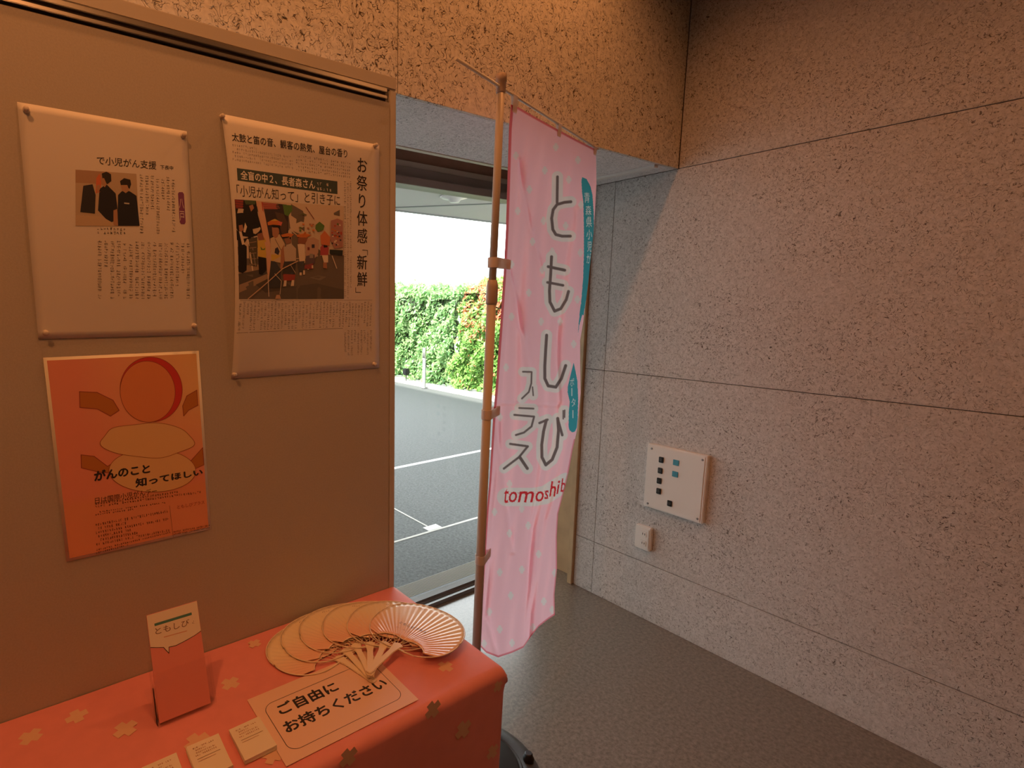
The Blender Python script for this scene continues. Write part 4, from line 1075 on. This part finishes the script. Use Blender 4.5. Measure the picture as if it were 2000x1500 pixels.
b1 = z3((905, 275), (940, 290), (972, 350), (988, 420), (998, 560), (1000, 690), (990, 820), (975, 960), (958, 1100), (940, 1250), (915, 1400))+z4((905, 60), (880, 150), (870, 230), (874, 150), (887, 20))+z3((895, 1300), (912, 1100), (918, 900), (918, 700), (914, 480), (903, 400), (898, 300))
b2 = z4((835, 450), (850, 520), (865, 600), (872, 750), (868, 900), (860, 980), (845, 1012), (822, 1018), (800, 1000), (793, 970), (795, 850), (803, 770), (785, 690), (788, 640), (810, 550))
blend(inpoly(PXg, PYg, b1).astype(float), BLU); blend(inpoly(PXg, PYg, b2).astype(float), BLU)
for s_, r in STK: blend(sm(seg_d(PXg, PYg, s_), r), CH)
def ras(ch, x0_, y0_, x1_, y1_, c_, bold=0.0, shear=0.0):
    V_, F_ = glyph(ch, 0.0); V_ = V_.copy(); V_[:, 0] += shear*V_[:, 1]
    lo = V_.min(0); hi = V_.max(0); q_ = (V_-lo)/(hi-lo); gx = x0_+q_[:, 0]*(x1_-x0_); gy = y1_-q_[:, 1]*(y1_-y0_)
    m_ = (PXg > x0_-1) & (PXg < x1_+1) & (PYg > y0_-1) & (PYg < y1_+1); X, Y = PXg[m_], PYg[m_]; ins = np.zeros(X.shape, bool)
    for f in F_:
        a_, b_, d_ = [(gx[i], gy[i]) for i in f]
        s1 = (b_[0]-a_[0])*(Y-a_[1])-(b_[1]-a_[1])*(X-a_[0]); s2 = (d_[0]-b_[0])*(Y-b_[1])-(d_[1]-b_[1])*(X-b_[0]); s3 = (a_[0]-d_[0])*(Y-d_[1])-(a_[1]-d_[1])*(X-d_[0])
        tol = bold*45; s1, s2, s3 = [v_/max(1e-6, math.hypot(p_[0]-r_x[0], p_[1]-r_x[1])) for v_, p_, r_x in ((s1, b_, a_), (s2, d_, b_), (s3, a_, d_))]
        ins |= ((s1 >= -tol) & (s2 >= -tol) & (s3 >= -tol)) | ((s1 <= tol) & (s2 <= tol) & (s3 <= tol))
    full = np.zeros(PXg.shape); full[m_] = ins; blend(full, c_)
LB = (.70, .78, .78)
for ch, x_, y_ in (('青', 943, 440), ('森', 955, 545), ('県', 960, 640), ('小', 962, 740), ('児', 964, 840), ('が', 958, 935)):
    a = z3((x_, y_))[0]; w2 = 5.5 if ch not in '児が' else 4.5; ras(ch, a[0]-w2, a[1]-10, a[0]+w2, a[1]+10, LB, 0)
for ch, x_, y_ in (('ポ', 822, 610), ('タ', 833, 775)):
    a = z4((x_, y_))[0]; ras(ch, a[0]-4, a[1]-8, a[0]+4, a[1]+8, LB, 0)
for x_, y_ in ((820, 690), (829, 870)):
    a = z4((x_, y_))[0]; blend(sm(seg_d(PXg, PYg, [(a[0], a[1]-7), (a[0], a[1]+7)]), .8), LB)
for ch, a, b in (('t', (335, 140), (368, 245)), ('o', (372, 160), (432, 240)), ('m', (440, 157), (562, 240)), ('o', (578, 157), (638, 234)), ('s', (646, 150), (674, 215)), ('h', (683, 80), (732, 195)), ('i', (738, 75), (764, 175)), ('b', (770, 58), (806, 160))):
    p0, p1 = z5(a, b); ras(ch, p0[0], p0[1], p1[0], p1[1], RED, .007, .22)
hem = np.clip((.030*np.clip(1.3-V*.7, .35, 1)-U)/.006+.5, 0, 1); blend(hem*.85, (.66, .08, .09))
blend(np.clip((U-.985)/.01+.5, 0, 1)*.7*(V > .62), (.70, .12, .16)); blend(np.clip((V-.9965)/.002+.5, 0, 1)*.8, (.70, .12, .16)); blend(np.clip((.0045-V)/.002+.5, 0, 1)*.8, (.66, .08, .09))
bn = empty('banner', tuple(onpole(1.2))); tag(bn, 'tall pink vertical banner with dark brush lettering hanging from the pole', 'banner')
cl_ = grid_obj('cloth', BG, M['banner'], bn, local=False, cols=col)
# loops that tie the cloth to pole and rod
def loop_pole(y, w_px=18):
    z_ = pole_z(y); c_ = onpole(z_); hh = .014
    e = planehit(np.interp(y, [p_[1] for p_ in Lp], [p_[0] for p_ in Lp])+12, y+2)
    m = MB(); n = 16; ring = []
    dirv = e-c_; dirv[2] = 0; L_ = np.linalg.norm(dirv); dirv /= L_; nn = np.array([-dirv[1], dirv[0], 0])
    path = [c_+nn*-.0015+dirv*L_]
    for k in range(n+1):
        a = -PI/2-PI*k/n; path.append(c_+(dirv*math.cos(a)*1+nn*math.sin(a))*.0155)
    path.append(c_+nn*.0015+dirv*(L_-.001))
    for pa in path: ring.append((m.bm.verts.new(tuple(pa+np.array([0, 0, hh]))), m.bm.verts.new(tuple(pa-np.array([0, 0, hh])))))
    for a, b in zip(ring[:-1], ring[1:]): m.bm.faces.new((a[0], a[1], b[1], b[0]))
    o = m.build('loop', M['tab'], bn, local=False); md = o.modifiers.new('s', 'SOLIDIFY'); md.thickness = .0008
for y_ in (513, 809, 1092): loop_pole(y_)
def loop_rod(x):
    yt = np.interp(x, [p_[0] for p_ in Tp], [p_[1] for p_ in Tp]); e = planehit(x, yt+6); s_ = (e-rodc)@BD; c_ = rodc+BD*s_
    m = MB(); ring = []; up = np.array([0, 0, 1.0]); hh = .013
    path = [np.array([c_[0], c_[1], e[2]-.012])-BN*.0022]
    for k in range(9):
        a = PI-PI*k/8; path.append(c_+(BN*math.cos(a)+up*math.sin(a))*.0055)
    path.append(np.array([c_[0], c_[1], e[2]-.008])+BN*.0022)
    for pa in path: ring.append((m.bm.verts.new(tuple(pa+BD*hh)), m.bm.verts.new(tuple(pa-BD*hh))))
    for a, b in zip(ring[:-1], ring[1:]): m.bm.faces.new((a[0], a[1], b[1], b[0]))
    o = m.build('loop', M['tab'], bn, local=False); md = o.modifiers.new('s', 'SOLIDIFY'); md.thickness = .0008
for x_ in (1004, 1091, 1161): loop_rod(x_)

# ------------------------------------------------------------------ fittings on the right wall
pn = empty('control_panel', (XW, 1.27, .75)); tag(pn, 'white wall control panel with a column of black sockets on the right wall', 'control panel')
MB().box((XW-.028, 1.115, .592), (XW, 1.392, .905), .003).build('box', M['white'], pn, local=False)
MB().box((XW-.031, 1.125, .598), (XW-.0282, 1.378, .899), .001).build('face_plate', M['white'], pn, local=False)
for y_ in (1.368, 1.135):
    for z_ in (.612, .885): MB().lathe([(.005, 0), (.005, .0015), (.003, .0025)], c=(XW-.031, y_, z_), n=12, axis=(-1, 0, 0)).build('screw', M['steel'], pn, local=False)
def sock(y_, z_):
    o = MB().box((XW-.037, y_-.011, z_-.014), (XW-.0311, y_+.011, z_+.014), .002).build('socket', M['black'], pn, local=False)
    MB().lathe([(.007, 0), (.007, .002), (.004, .0025), (.004, .001)], c=(XW-.0370, y_, z_+.001), n=14, axis=(-1, 0, 0)).build('contact', M['greyblack'], o, local=False)
for px_, py_ in ((1292, 898), (1290, 919), (1288, 939), (1287, 959)):
    a = hit(px_, py_, 0, XW-.031); sock(a[1], a[2])
M['blue'] = mat('blue_plastic', (.06, .30, .42), .4)
for z_ in (.845, .79): MB().box((XW-.034, 1.235, z_-.013), (XW-.0311, 1.262, z_+.013), .001).build('button', M['blue'], pn, local=False, label='blue square button')
sock(1.262, .645)
ou = empty('wall_outlet', (XW, 1.38, .43)); tag(ou, 'white wall outlet box low on the right wall under the control panel', 'outlet')
MB().box((XW-.026, 1.345, .368), (XW, 1.425, .488), .004).build('housing', M['white'], ou, local=False)
MB().box((XW-.029, 1.352, .378), (XW-.0262, 1.402, .478), .002).build('cover', M['white'], ou, local=False)
for z_ in (.452, .405):
    o = MB().box((XW-.031, 1.363, z_-.014), (XW-.0292, 1.391, z_+.014), .001).build('socket', M['white'], ou, local=False)
    for y_ in (1.371, 1.382): MB().box((XW-.0316, y_-.0012, z_-.005), (XW-.0309, y_+.0012, z_+.005)).build('slot', M['black'], o, local=False)
